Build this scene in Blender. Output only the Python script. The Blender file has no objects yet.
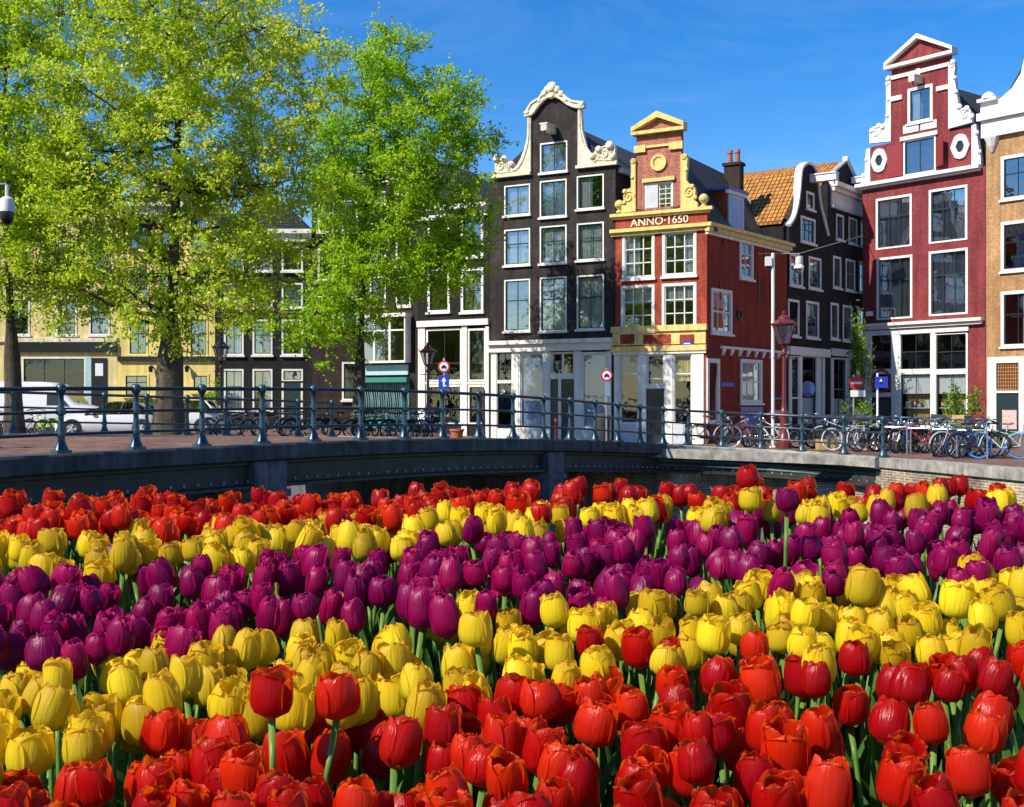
import bpy, bmesh, math, random
import numpy as np
from mathutils import Vector, Matrix, geometry
random.seed(7); np.random.seed(7)
SC = bpy.context.scene
COL = SC.collection
R_ = math.radians
# ------------------------------------------------------------------ camera, sky, sun, exposure
F = 1200.0; CX = 512.0; CY = 403.5; CZ = 2.0
cam = bpy.data.cameras.new('camera'); cam.sensor_width = 36; cam.lens = 36*F/1024
cam.clip_start = 0.05; cam.clip_end = 5000
camo = bpy.data.objects.new('camera', cam); COL.objects.link(camo)
camo.location = (0, 0, CZ); camo.rotation_euler = (R_(90), 0, 0)
SC.camera = camo
SUN_AZ = Vector((-0.83, -0.55)).normalized(); SUN_EL = R_(42)
world = bpy.data.worlds.new('World'); SC.world = world; world.use_nodes = True
wn = world.node_tree.nodes; wl = world.node_tree.links
wn.clear()
sky = wn.new('ShaderNodeTexSky'); sky.sky_type = 'NISHITA'; sky.sun_disc = False
sky.sun_elevation = SUN_EL; sky.sun_rotation = math.atan2(SUN_AZ.x, SUN_AZ.y)
sky.altitude = 0; sky.air_density = 1.0; sky.dust_density = 0.2; sky.ozone_density = 3.0
hs = wn.new('ShaderNodeHueSaturation'); hs.inputs['Hue'].default_value = 0.51; hs.inputs['Saturation'].default_value = 1.46; hs.inputs['Value'].default_value = 1.0
bg = wn.new('ShaderNodeBackground'); bg.inputs['Strength'].default_value = 0.106
wo = wn.new('ShaderNodeOutputWorld')
wtc = wn.new('ShaderNodeTexCoord'); wmp = wn.new('ShaderNodeMapping'); wmp.inputs['Scale'].default_value = (2.2, 2.2, 9.0); wmp.inputs['Rotation'].default_value = (0, .25, 0)
wno = wn.new('ShaderNodeTexNoise'); wno.inputs['Scale'].default_value = 1.6; wno.inputs['Detail'].default_value = 8.0; wno.inputs['Roughness'].default_value = .62; wno.inputs['Distortion'].default_value = .6
wra = wn.new('ShaderNodeMapRange'); wra.inputs['From Min'].default_value = .46; wra.inputs['From Max'].default_value = .80; wra.inputs['To Max'].default_value = .11
wmx = wn.new('ShaderNodeMix'); wmx.data_type = 'RGBA'; wmx.inputs[7].default_value = (6.5, 7.2, 8.0, 1)
wl.new(wtc.outputs['Generated'], wmp.inputs[0]); wl.new(wmp.outputs[0], wno.inputs['Vector']); wl.new(wno.outputs[0], wra.inputs[0]); wl.new(wra.outputs[0], wmx.inputs[0])
wl.new(sky.outputs[0], hs.inputs['Color']); wl.new(hs.outputs[0], wmx.inputs[6]); wl.new(wmx.outputs[2], bg.inputs['Color']); wl.new(bg.outputs[0], wo.inputs['Surface'])
sun = bpy.data.lights.new('sun', 'SUN'); sun.energy = 4.4; sun.angle = R_(0.5); sun.color = (1, 0.93, 0.80)
suno = bpy.data.objects.new('sun', sun); COL.objects.link(suno)
S = Vector((SUN_AZ.x*math.cos(SUN_EL), SUN_AZ.y*math.cos(SUN_EL), math.sin(SUN_EL)))
suno.rotation_euler = S.to_track_quat('Z', 'Y').to_euler(); suno.location = (-30, -10, 40)
SC.view_settings.view_transform = 'Standard'; SC.view_settings.look = 'None'
SC.view_settings.exposure = 0.70; SC.view_settings.gamma = 1.0
SC.render.engine = 'CYCLES'
SC.cycles.max_bounces = 6; SC.cycles.transparent_max_bounces = 8; SC.cycles.caustics_reflective = False; SC.cycles.caustics_refractive = False

def P(px, py, d):
    return Vector(((px-CX)*d/F, d, CZ-(py-CY)*d/F))

# ------------------------------------------------------------------ materials
MATS = {}
def nodes_of(name):
    m = bpy.data.materials.new(name); m.use_nodes = True
    nt = m.node_tree; b = nt.nodes['Principled BSDF']
    MATS[name] = m
    return m, nt, b
def new(nt, t, **kw):
    n = nt.nodes.new(t)
    for k, v in kw.items():
        if k in n.inputs: n.inputs[k].default_value = v
        else: setattr(n, k, v)
    return n
def ramp(nt, fac, stops):
    r = nt.nodes.new('ShaderNodeValToRGB')
    e = r.color_ramp.elements
    e[0].position, e[0].color = stops[0][0], (*stops[0][1], 1)
    e[1].position, e[1].color = stops[-1][0], (*stops[-1][1], 1)
    for p, c in stops[1:-1]:
        x = e.new(p); x.color = (*c, 1)
    nt.links.new(fac, r.inputs[0]); return r.outputs[0]
def mixc(nt, fac, a, b, mode='MIX'):
    n = nt.nodes.new('ShaderNodeMix'); n.data_type = 'RGBA'; n.blend_type = mode
    for sock, v in ((n.inputs[0], fac), (n.inputs[6], a), (n.inputs[7], b)):
        if hasattr(v, 'links'): nt.links.new(v, sock)
        elif isinstance(v, (int, float)): sock.default_value = v
        else: sock.default_value = (*v, 1)
    return n.outputs[2]
def sc_(c, k): return tuple(min(1, x*k) for x in c)
def streaks(nt, tc, col, k, sx=5.0, sz=.35):
    mp = new(nt, 'ShaderNodeMapping'); mp.inputs['Scale'].default_value = (sx, sx, sz); nt.links.new(tc.outputs['Object'], mp.inputs[0])
    n = new(nt, 'ShaderNodeTexNoise', Scale=1.0, Detail=6.0, Roughness=.65); nt.links.new(mp.outputs[0], n.inputs['Vector'])
    return mixc(nt, 1.0, col, ramp(nt, n.outputs[0], [(.35, (1-k,)*3), (.66, (1+k*.5,)*3)]), 'MULTIPLY')
def plain(name, c, rough=0.6, var=0.18, scale=6.0, bump=0.0, metal=0.0, spec=0.5, streak=0.0):
    m, nt, b = nodes_of(name)
    tc = new(nt, 'ShaderNodeTexCoord')
    n1 = new(nt, 'ShaderNodeTexNoise', Scale=scale, Detail=6.0, Roughness=0.6)
    nt.links.new(tc.outputs['Object'], n1.inputs['Vector'])
    col = ramp(nt, n1.outputs[0], [(0.3, sc_(c, 1-var)), (0.7, sc_(c, 1+var))])
    if streak: col = streaks(nt, tc, col, streak)
    nt.links.new(col, b.inputs['Base Color'])
    b.inputs['Roughness'].default_value = rough; b.inputs['Metallic'].default_value = metal
    b.inputs['Specular IOR Level'].default_value = spec
    if bump:
        bp = new(nt, 'ShaderNodeBump', Strength=bump, Distance=0.02)
        n2 = new(nt, 'ShaderNodeTexNoise', Scale=scale*4, Detail=5.0); nt.links.new(tc.outputs['Object'], n2.inputs['Vector'])
        nt.links.new(n2.outputs[0], bp.inputs['Height']); nt.links.new(bp.outputs[0], b.inputs['Normal'])
    return m
def brick(name, c1, c2, mortar, bw=0.22, bh=0.065, rough=0.85, flat=False, stain=0.35, msize=0.012):
    m, nt, b = nodes_of(name)
    tc = new(nt, 'ShaderNodeTexCoord'); sep = new(nt, 'ShaderNodeSeparateXYZ'); nt.links.new(tc.outputs['Object'], sep.inputs[0])
    comb = new(nt, 'ShaderNodeCombineXYZ')
    if flat:
        nt.links.new(sep.outputs[0], comb.inputs[0]); nt.links.new(sep.outputs[1], comb.inputs[1])
    else:
        ad = new(nt, 'ShaderNodeMath', operation='ADD'); nt.links.new(sep.outputs[0], ad.inputs[0]); nt.links.new(sep.outputs[1], ad.inputs[1])
        nt.links.new(ad.outputs[0], comb.inputs[0]); nt.links.new(sep.outputs[2], comb.inputs[1])
    br = nt.nodes.new('ShaderNodeTexBrick'); br.inputs['Scale'].default_value = 1.0
    br.inputs['Color1'].default_value = (*c1, 1); br.inputs['Color2'].default_value = (*c2, 1); br.inputs['Mortar'].default_value = (*mortar, 1)
    br.inputs['Brick Width'].default_value = bw; br.inputs['Row Height'].default_value = bh; br.inputs['Mortar Size'].default_value = msize
    br.inputs['Bias'].default_value = 0.0
    nt.links.new(comb.outputs[0], br.inputs['Vector'])
    n1 = new(nt, 'ShaderNodeTexNoise', Scale=0.9, Detail=8.0, Roughness=0.65); nt.links.new(tc.outputs['Object'], n1.inputs['Vector'])
    n2 = new(nt, 'ShaderNodeTexNoise', Scale=9.0, Detail=3.0); nt.links.new(tc.outputs['Object'], n2.inputs['Vector'])
    st = ramp(nt, n1.outputs[0], [(0.32, (1-stain,)*3), (0.68, (1+stain*0.6,)*3)])
    st2 = ramp(nt, n2.outputs[0], [(0.3, (0.75,)*3), (0.7, (1.2,)*3)])
    c = mixc(nt, 1.0, br.outputs[0], st, 'MULTIPLY'); c = mixc(nt, 1.0, c, st2, 'MULTIPLY')
    c = streaks(nt, tc, c, .32, 2.2, .25)
    nt.links.new(c, b.inputs['Base Color']); b.inputs['Roughness'].default_value = rough; b.inputs['Specular IOR Level'].default_value = .2
    bp = new(nt, 'ShaderNodeBump', Strength=0.5, Distance=0.01, invert=True)
    nt.links.new(br.outputs['Fac'], bp.inputs['Height']); nt.links.new(bp.outputs[0], b.inputs['Normal'])
    return m
def tiles(name, stops, w=0.26, h=0.3):
    m, nt, b = nodes_of(name)
    uv = new(nt, 'ShaderNodeUVMap')
    br = nt.nodes.new('ShaderNodeTexBrick'); br.offset = 0.0; br.inputs['Scale'].default_value = 1.0
    br.inputs['Color1'].default_value = (0, 0, 0, 1); br.inputs['Color2'].default_value = (1, 1, 1, 1); br.inputs['Mortar'].default_value = (0.1, 0.1, 0.1, 1)
    br.inputs['Brick Width'].default_value = w; br.inputs['Row Height'].default_value = h; br.inputs['Mortar Size'].default_value = 0.03
    nt.links.new(uv.outputs[0], br.inputs['Vector'])
    n1 = new(nt, 'ShaderNodeTexNoise', Scale=1.3, Detail=8.0, Roughness=0.7); nt.links.new(uv.outputs[0], n1.inputs['Vector'])
    ad = new(nt, 'ShaderNodeMath', operation='MULTIPLY_ADD'); nt.links.new(br.outputs[0], ad.inputs[0]); ad.inputs[1].default_value = 0.35
    nt.links.new(n1.outputs[0], ad.inputs[2])
    c = ramp(nt, ad.outputs[0], stops)
    c = mixc(nt, br.outputs['Fac'], c, sc_(stops[0][1], 0.4))
    nt.links.new(c, b.inputs['Base Color']); b.inputs['Roughness'].default_value = 0.7
    wv = new(nt, 'ShaderNodeTexWave', Scale=1/(w*2*math.pi)*6.283*0.5); nt.links.new(uv.outputs[0], wv.inputs['Vector'])
    bp = new(nt, 'ShaderNodeBump', Strength=0.9, Distance=0.06); nt.links.new(wv.outputs[1], bp.inputs['Height'])
    bp2 = new(nt, 'ShaderNodeBump', Strength=0.7, Distance=0.03, invert=True); nt.links.new(br.outputs['Fac'], bp2.inputs['Height']); nt.links.new(bp.outputs[0], bp2.inputs['Normal'])
    nt.links.new(bp2.outputs[0], b.inputs['Normal'])
    return m
def glass(name, tint=(0.9, 0.95, 0.95), refl=0.28, rough=0.015):
    m = bpy.data.materials.new(name); m.use_nodes = True; nt = m.node_tree; nt.nodes.clear(); MATS[name] = m
    o = nt.nodes.new('ShaderNodeOutputMaterial')
    tr = nt.nodes.new('ShaderNodeBsdfTransparent'); tr.inputs[0].default_value = (*tint, 1)
    gl = nt.nodes.new('ShaderNodeBsdfGlossy'); gl.inputs['Roughness'].default_value = rough; gl.inputs['Color'].default_value = (0.9, 0.95, 1, 1)
    tc = nt.nodes.new('ShaderNodeTexCoord'); no = nt.nodes.new('ShaderNodeTexNoise'); no.inputs['Scale'].default_value = 1.6
    nt.links.new(tc.outputs['Object'], no.inputs['Vector'])
    bp = nt.nodes.new('ShaderNodeBump'); bp.inputs['Strength'].default_value = 0.22; bp.inputs['Distance'].default_value = 0.03
    nt.links.new(no.outputs[0], bp.inputs['Height']); nt.links.new(bp.outputs[0], gl.inputs['Normal'])
    lw = nt.nodes.new('ShaderNodeLayerWeight'); lw.inputs[0].default_value = 0.35
    mx = nt.nodes.new('ShaderNodeMath'); mx.operation = 'MULTIPLY_ADD'; mx.inputs[1].default_value = 0.5; mx.inputs[2].default_value = refl; mx.use_clamp = True
    nt.links.new(lw.outputs['Fresnel'], mx.inputs[0])
    mi = nt.nodes.new('ShaderNodeMixShader'); nt.links.new(mx.outputs[0], mi.inputs[0]); nt.links.new(tr.outputs[0], mi.inputs[1]); nt.links.new(gl.outputs[0], mi.inputs[2])
    nt.links.new(mi.outputs[0], o.inputs[0]); return m
def leafmat(name, stops, trans=0.45, rough=0.5, attr='tone', spec=0.3):
    m = bpy.data.materials.new(name); m.use_nodes = True; nt = m.node_tree; b = nt.nodes['Principled BSDF']; MATS[name] = m
    o = nt.nodes['Material Output']
    at = nt.nodes.new('ShaderNodeAttribute'); at.attribute_name = attr
    c = ramp(nt, at.outputs['Fac'], stops)
    nt.links.new(c, b.inputs['Base Color']); b.inputs['Roughness'].default_value = rough; b.inputs['Specular IOR Level'].default_value = spec
    t = nt.nodes.new('ShaderNodeBsdfTranslucent')
    nt.links.new(c, t.inputs[0])
    mi = nt.nodes.new('ShaderNodeMixShader'); mi.inputs[0].default_value = trans
    nt.links.new(b.outputs[0], mi.inputs[1]); nt.links.new(t.outputs[0], mi.inputs[2]); nt.links.new(mi.outputs[0], o.inputs[0])
    return m
def petalmat(name, stops, edge, trans=0.38, rough=0.32, tstops=None):
    m = bpy.data.materials.new(name); m.use_nodes = True; nt = m.node_tree; b = nt.nodes['Principled BSDF']; MATS[name] = m
    o = nt.nodes['Material Output']
    uv = new(nt, 'ShaderNodeUVMap'); sep = new(nt, 'ShaderNodeSeparateXYZ'); nt.links.new(uv.outputs[0], sep.inputs[0])
    mp = new(nt, 'ShaderNodeMapping'); mp.inputs['Scale'].default_value = (14, 2.2, 1); nt.links.new(uv.outputs[0], mp.inputs[0])
    oi = new(nt, 'ShaderNodeObjectInfo')
    no = new(nt, 'ShaderNodeTexNoise', Scale=1.0, Detail=4.0); no.noise_dimensions = '4D'; nt.links.new(mp.outputs[0], no.inputs['Vector'])
    rm = new(nt, 'ShaderNodeMath', operation='MULTIPLY'); rm.inputs[1].default_value = 37.0; nt.links.new(oi.outputs['Random'], rm.inputs[0]); nt.links.new(rm.outputs[0], no.inputs['W'])
    ad = new(nt, 'ShaderNodeMath', operation='MULTIPLY_ADD'); nt.links.new(no.outputs[0], ad.inputs[0]); ad.inputs[1].default_value = 0.30; 
    sb = new(nt, 'ShaderNodeMath', operation='SUBTRACT'); nt.links.new(sep.outputs[1], sb.inputs[0]); sb.inputs[1].default_value = 0.15
    nt.links.new(sb.outputs[0], ad.inputs[2])
    c = ramp(nt, ad.outputs[0], stops)
    hv = new(nt, 'ShaderNodeHueSaturation')
    v1 = new(nt, 'ShaderNodeMath', operation='MULTIPLY_ADD'); nt.links.new(oi.outputs['Random'], v1.inputs[0]); v1.inputs[1].default_value = 0.65; v1.inputs[2].default_value = 0.62
    nt.links.new(v1.outputs[0], hv.inputs['Value'])
    h1 = new(nt, 'ShaderNodeMath', operation='MULTIPLY_ADD'); nt.links.new(oi.outputs['Random'], h1.inputs[0]); h1.inputs[1].default_value = edge; h1.inputs[2].default_value = 0.5-edge/2
    nt.links.new(h1.outputs[0], hv.inputs['Hue']); nt.links.new(c, hv.inputs['Color'])
    nt.links.new(hv.outputs[0], b.inputs['Base Color']); b.inputs['Roughness'].default_value = rough
    b.inputs['Specular IOR Level'].default_value = 0.26; b.inputs['Sheen Weight'].default_value = 0.0
    t = nt.nodes.new('ShaderNodeBsdfTranslucent')
    if tstops:
        c2 = ramp(nt, ad.outputs[0], tstops); nt.links.new(c2, t.inputs[0])
    else: nt.links.new(hv.outputs[0], t.inputs[0])
    bp = new(nt, 'ShaderNodeBump', Strength=0.7, Distance=0.0025); nt.links.new(no.outputs[0], bp.inputs['Height']); nt.links.new(bp.outputs[0], b.inputs['Normal'])
    mi = nt.nodes.new('ShaderNodeMixShader'); mi.inputs[0].default_value = trans
    nt.links.new(b.outputs[0], mi.inputs[1]); nt.links.new(t.outputs[0], mi.inputs[2]); nt.links.new(mi.outputs[0], o.inputs[0])
    return m

brick('brown_brick', (.046, .035, .034), (.028, .021, .022), (.05, .045, .042), stain=.5)
brick('black_brick', (.020, .019, .022), (.012, .012, .015), (.022, .022, .022))
brick('dark_brown_brick', (.048, .028, .022), (.032, .019, .016), (.045, .036, .03))
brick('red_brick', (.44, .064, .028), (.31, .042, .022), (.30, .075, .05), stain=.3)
brick('orange_brick', (.42, .10, .055), (.32, .07, .045), (.42, .25, .18), stain=.2)
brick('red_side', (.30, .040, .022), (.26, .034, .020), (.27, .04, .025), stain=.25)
brick('burgundy_brick', (.27, .040, .045), (.20, .028, .034), (.24, .06, .06), stain=.25)
plain('reflection_curtain', (.52, .53, .62), .9, .2, 1.5, streak=.4)  # lilac-grey of the reflected sky put into a cloth colour
brick('tan_brick', (.50, .27, .105), (.40, .20, .08), (.40, .27, .15), stain=.25)
brick('quay_brick', (.34, .22, .11), (.22, .13, .075), (.42, .38, .30), bw=.24, bh=.07, stain=.55, msize=.02)
brick('paving', (.26, .13, .095), (.19, .095, .075), (.14, .11, .09), bw=.22, bh=.11, flat=True, stain=.35)
plain('cream_render', (.72, .58, .25), .8, .12, 1.5, streak=.2)
plain('yellow_render', (.78, .62, .20), .8, .12, 1.5, streak=.2)
plain('white_paint', (.74, .72, .66), .5, .10, 3, streak=.14)
plain('bright_white', (.70, .69, .65), .5, .08, 4, streak=.10)
plain('stone_cream', (.72, .65, .49), .75, .22, 5, .4, streak=.25)
plain('yellow_paint', (.70, .53, .17), .6, .18, 4, .2, streak=.22)
plain('grey_paint', (.48, .50, .53), .5, .08, 3)
plain('blue_grey_paint', (.20, .25, .33), .5, .1, 3)
plain('dark_sash', (.018, .028, .028), .3, .1, 4)
plain('green_sash', (.02, .05, .045), .3, .1, 4)
plain('black_paint', (.012, .012, .014), .3, .1, 4)
plain('dark_door', (.02, .035, .04), .3, .15, 4)
plain('teal_paint', (.03, .20, .17), .4, .12, 3)
plain('light_blue_paint', (.36, .55, .58), .5, .08, 3)
plain('red_shutter', (.24, .022, .022), .45, .12, 4)
plain('red_plinth', (.35, .03, .03), .6, .12, 4)
plain('white_curtain', (.72, .74, .76), .9, .08, 3)
plain('blue_blind', (.34, .44, .70), .7, .08, 2)
plain('interior', (.10, .075, .055), .9, .3, 1)
plain('slate', (.045, .050, .062), .55, .3, 3, .2)
tiles('slate_tiles', [(.25, (.020, .024, .030)), (.6, (.045, .050, .058)), (1.0, (.085, .10, .09))], .24, .22)
tiles('orange_tiles', [(.3, (.10, .055, .02)), (.5, (.42, .17, .03)), (.8, (.66, .26, .03)), (1.0, (.62, .36, .08))], .26, .33)
plain('chimney_clay', (.30, .12, .07), .8, .25, 6, .3)
plain('lead', (.30, .33, .38), .5, .15, 3)
plain('blue_lead', (.08, .13, .42), .5, .12, 3)
plain('rail_paint', (.022, .056, .076), .35, .35, 7, .15)
plain('rail_top', (.022, .034, .045), .35, .3, 7)
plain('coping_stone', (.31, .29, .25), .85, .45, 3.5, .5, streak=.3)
plain('pier_stone', (.125, .125, .14), .85, .4, 3, .5, streak=.45)
plain('coping_shaded', (.070, .067, .068), .85, .5, 2.2, .5, streak=.5)  # darker coping stone: shade on the left run put into the colour, plus stains
plain('girder_paint', (.024, .025, .023), .6, .5, 2.5, .3, streak=.5)
plain('girder_teal', (.05, .13, .13), .5, .3, 3, .2)
plain('bolt_grey', (.25, .28, .30), .5, .2, 6)
plain('dark_mass', (.012, .012, .013), .9, .2, 2)
plain('soil', (.030, .020, .014), .95, .4, 12, .8)
plain('planter_stone', (.28, .26, .24), .8, .2, 3, .4)
plain('maroon_iron', (.13, .022, .022), .35, .22, 6, .1)
plain('rubber', (.014, .014, .015), .7, .2, 8)
plain('white_rubber', (.70, .68, .62), .6, .12, 8)
plain('blue_rubber', (.04, .22, .62), .5, .12, 8)
plain('steel', (.45, .46, .48), .3, .15, 8, metal=.8)
plain('chrome', (.7, .7, .72), .15, .05, 8, metal=1.0)
plain('saddle_black', (.02, .018, .017), .5, .2, 8)
plain('saddle_brown', (.12, .05, .02), .5, .2, 8)
for nm, c in dict(bike_black=(.015, .015, .017), bike_blue=(.018, .05, .15), bike_red=(.40, .03, .025), bike_silver=(.45, .46, .48), bike_green=(.05, .22, .10), bike_mint=(.42, .58, .50), bike_orange=(.55, .16, .02)).items():
    plain(nm, c, .3, .1, 8)
plain('car_white', (.72, .74, .78), .22, .03, 1, spec=.6)
plain('car_dark', (.02, .022, .026), .2, .05, 1, spec=.6)
plain('tyre', (.014, .014, .015), .8, .2, 6)
plain('car_plastic', (.02, .02, .022), .5, .1, 5)
plain('hi_vis', (.45, .80, .03), .5, .05, 4)
plain('sign_red', (.62, .015, .02), .35, .05, 3)
plain('sign_blue', (.012, .05, .42), .35, .05, 3)
plain('sign_white', (.80, .80, .80), .4, .04, 3)
plain('sign_disc', (.30, .40, .78), .4, .05, 3)
plain('terracotta', (.42, .10, .05), .8, .15, 5, .2)
plain('poster', (.55, .38, .36), .7, .45, 9)
plain('bin_dark', (.05, .05, .055), .5, .15, 4)
plain('wood_box', (.42, .28, .09), .7, .2, 6)
plain('bark', (.085, .064, .042), .95, .5, 3.5, 1.0, streak=.55)
plain('wire_metal', (.42, .36, .28), .5, .1, 4)
for nm, c in dict(item_white=(.75, .75, .72), item_yellow=(.75, .62, .02), item_blue=(.12, .25, .60), item_red=(.5, .05, .04)).items(): plain(nm, c, .5, .05, 4)
glass('window_glass'); glass('shop_glass', refl=.07); glass('sky_glass', refl=.42); glass('lamp_glass', tint=(.85, .87, .92), refl=.22, rough=.15); glass('car_glass', tint=(.12, .14, .15), refl=.25)
leafmat('elm_leaves', [(0, (.24, .42, .010)), (.35, (.44, .64, .014)), (.68, (.60, .74, .018)), (.85, (.72, .72, .08)), (1, (.82, .72, .22))], .5)
leafmat('green_leaves', [(0, (.14, .32, .010)), (.4, (.34, .58, .014)), (.8, (.56, .70, .018)), (1, (.68, .66, .03))], .5)
leafmat('bush_leaves', [(0, (.04, .11, .012)), (.5, (.15, .30, .02)), (1, (.35, .42, .03))], .45)
leafmat('tulip_green', [(0, (.035, .10, .022)), (.5, (.065, .17, .032)), (1, (.12, .26, .05))], .35, .4)
leafmat('stem_green', [(0, (.10, .20, .035)), (1, (.17, .29, .05))], .2, .4)
petalmat('red_petal', [(0, (.48, .18, .06)), (.10, (.44, .014, .008)), (.5, (.46, .007, .004)), (.9, (.54, .016, .004)), (1, (.66, .06, .010))], .010, .48, .27,
         [(0, (.75, .25, .05)), (.3, (.85, .045, .004)), (1, (.98, .17, .008))])
petalmat('yellow_petal', [(0, (.50, .50, .08)), (.15, (.66, .55, .025)), (.6, (.74, .58, .016)), (.9, (.76, .53, .014)), (1, (.74, .36, .02))], .02, .45, .42,
         [(0, (.70, .70, .10)), (.4, (.90, .70, .03)), (1, (.92, .60, .03))])
petalmat('purple_petal', [(0, (.26, .10, .16)), (.15, (.26, .002, .075)), (.6, (.23, .0015, .075)), (.9, (.30, .004, .095)), (1, (.42, .02, .15))], .03, .42, .30,
         [(0, (.6, .2, .35)), (.3, (.66, .006, .17)), (1, (.80, .02, .25))])
petalmat('pink_petal', [(0, (.7, .5, .3)), (.3, (.75, .50, .42)), (1, (.80, .38, .36))], .02)

# ------------------------------------------------------------------ mesh building helpers
class MB:
    def __init__(s): s.v = []; s.f = []; s.m = []; s.mats = []; s.uv = None
    def mi(s, m):
        if m not in s.mats: s.mats.append(m)
        return s.mats.index(m)
    def face(s, idx, m): s.f.append(tuple(idx)); s.m.append(s.mi(m))
    def poly(s, pts, m):
        i = len(s.v); s.v += [tuple(p) for p in pts]; s.face(range(i, i+len(pts)), m)
    def box(s, x0, x1, y0, y1, z0, z1, m):
        if x0 > x1: x0, x1 = x1, x0
        if z0 > z1: z0, z1 = z1, z0
        if y0 > y1: y0, y1 = y1, y0
        i = len(s.v)
        s.v += [(x0, y0, z0), (x1, y0, z0), (x1, y1, z0), (x0, y1, z0), (x0, y0, z1), (x1, y0, z1), (x1, y1, z1), (x0, y1, z1)]
        for q in ((0, 3, 2, 1), (4, 5, 6, 7), (0, 1, 5, 4), (1, 2, 6, 5), (2, 3, 7, 6), (3, 0, 4, 7)): s.face([i+k for k in q], m)
    def plate(s, outline, holes, y0, y1, m):
        """polygon in x,z with holes, extruded from y0 (front) to y1 (back)"""
        loops = [outline]+holes
        tri = geometry.tessellate_polygon([[Vector((a, b, 0)) for a, b in l] for l in loops])
        flat = [p for l in loops for p in l]; n = len(flat); i = len(s.v)
        s.v += [(a, y0, b) for a, b in flat]+[(a, y1, b) for a, b in flat]
        for t in tri:
            a, b, c = t
            A, B, C_ = flat[a], flat[b], flat[c]
            if (B[0]-A[0])*(C_[1]-A[1])-(B[1]-A[1])*(C_[0]-A[0]) < 0: b, c = c, b
            s.face((i+a, i+b, i+c), m); s.face((i+n+a, i+n+c, i+n+b), m)
        o = 0
        for li, l in enumerate(loops):
            k = len(l); ar = sum(l[j][0]*l[(j+1) % k][1]-l[(j+1) % k][0]*l[j][1] for j in range(k))
            for j in range(k):
                a, b = i+o+j, i+o+(j+1) % k
                if (ar > 0) == (li == 0): s.face((b, a, a+n, b+n), m)
                else: s.face((a, b, b+n, a+n), m)
            o += k
    def tube(s, pts, r, m, n=6, caps=True):
        pts = [Vector(p) for p in pts]; rs = r if isinstance(r, (list, tuple)) else [r]*len(pts)
        i = len(s.v); up = Vector((0, 0, 1)); prev = None
        for k, p in enumerate(pts):
            d = (pts[min(k+1, len(pts)-1)]-pts[max(k-1, 0)]).normalized()
            a = prev-d*prev.dot(d) if prev is not None else (up if abs(d.z) < .9 else Vector((1, 0, 0))).cross(d)
            if a.length < 1e-6: a = d.orthogonal()
            a.normalize(); b = d.cross(a); prev = a
            for q in range(n):
                t = 2*math.pi*q/n
                s.v.append(tuple(p+(a*math.cos(t)+b*math.sin(t))*rs[k]))
        for k in range(len(pts)-1):
            for q in range(n):
                s.face((i+k*n+q, i+k*n+(q+1) % n, i+(k+1)*n+(q+1) % n, i+(k+1)*n+q), m)
        if caps:
            s.face([i+q for q in reversed(range(n))], m); s.face([i+(len(pts)-1)*n+q for q in range(n)], m)
    def lathe(s, prof, c, m, n=12, rot=0.0, axis='z'):
        i = len(s.v)
        for r, z in prof:
            for q in range(n):
                t = rot+2*math.pi*q/n
                if axis == 'z': s.v.append((c[0]+r*math.cos(t), c[1]+r*math.sin(t), c[2]+z))
                else: s.v.append((c[0]+r*math.cos(t), c[1]-z, c[2]+r*math.sin(t)))
        for k in range(len(prof)-1):
            for q in range(n): s.face((i+k*n+q, i+k*n+(q+1) % n, i+(k+1)*n+(q+1) % n, i+(k+1)*n+q), m)
        s.face([i+q for q in reversed(range(n))], m); s.face([i+(len(prof)-1)*n+q for q in range(n)], m)
    def torus(s, c, R, r, m, n=24, k=6, axis='y'):
        i = len(s.v)
        for a in range(n):
            t = 2*math.pi*a/n
            for b in range(k):
                u = 2*math.pi*b/k; rr = R+r*math.cos(u); h = r*math.sin(u)
                s.v.append((c[0]+rr*math.cos(t), c[1]+h, c[2]+rr*math.sin(t)))
        for a in range(n):
            for b in range(k):
                s.face((i+a*k+b, i+a*k+(b+1) % k, i+((a+1) % n)*k+(b+1) % k, i+((a+1) % n)*k+b), m)
    def sphere(s, c, r, m, n=10):
        s.lathe([(max(r*math.sin(math.pi*j/8), .0005), -r*math.cos(math.pi*j/8)) for j in range(9)], c, m, n)
    def build(s, name, parent=None, smooth=False, face=None):
        me = bpy.data.meshes.new(name); me.from_pydata(s.v, [], s.f)
        for m in s.mats: me.materials.append(MATS[m])
        me.polygons.foreach_set('material_index', s.m)
        if smooth: me.polygons.foreach_set('use_smooth', [True]*len(s.f))
        if s.uv: 
            uvl = me.uv_layers.new(name='UVMap'); li = 0
            for p in me.polygons:
                for l in p.loop_indices: uvl.data[l].uv = s.uv[me.loops[l].vertex_index]
        me.update()
        if smooth:
            try: me.set_sharp_from_angle(angle=R_(42))
            except Exception: pass
        o = bpy.data.objects.new(name, me); COL.objects.link(o)
        if parent: o.parent = parent
        if face: o.location = face.off; o.rotation_euler.z = face.ang
        return o
def tag(o, label=None, cat=None, group=None, kind=None):
    if label: o['label'] = label
    if cat: o['category'] = cat
    if group: o['group'] = group
    if kind: o['kind'] = kind
    return o
def empty(name, loc, rz=0, label=None, cat=None, group=None):
    o = bpy.data.objects.new(name, None); o.empty_display_size = .2; COL.objects.link(o)
    o.location = loc; o.rotation_euler.z = rz
    return tag(o, label, cat, group)
def copy_tree(o, parent=None):
    c = o.copy(); COL.objects.link(c); c.parent = parent
    for ch in list(o.children): copy_tree(ch, c)
    return c
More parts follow.
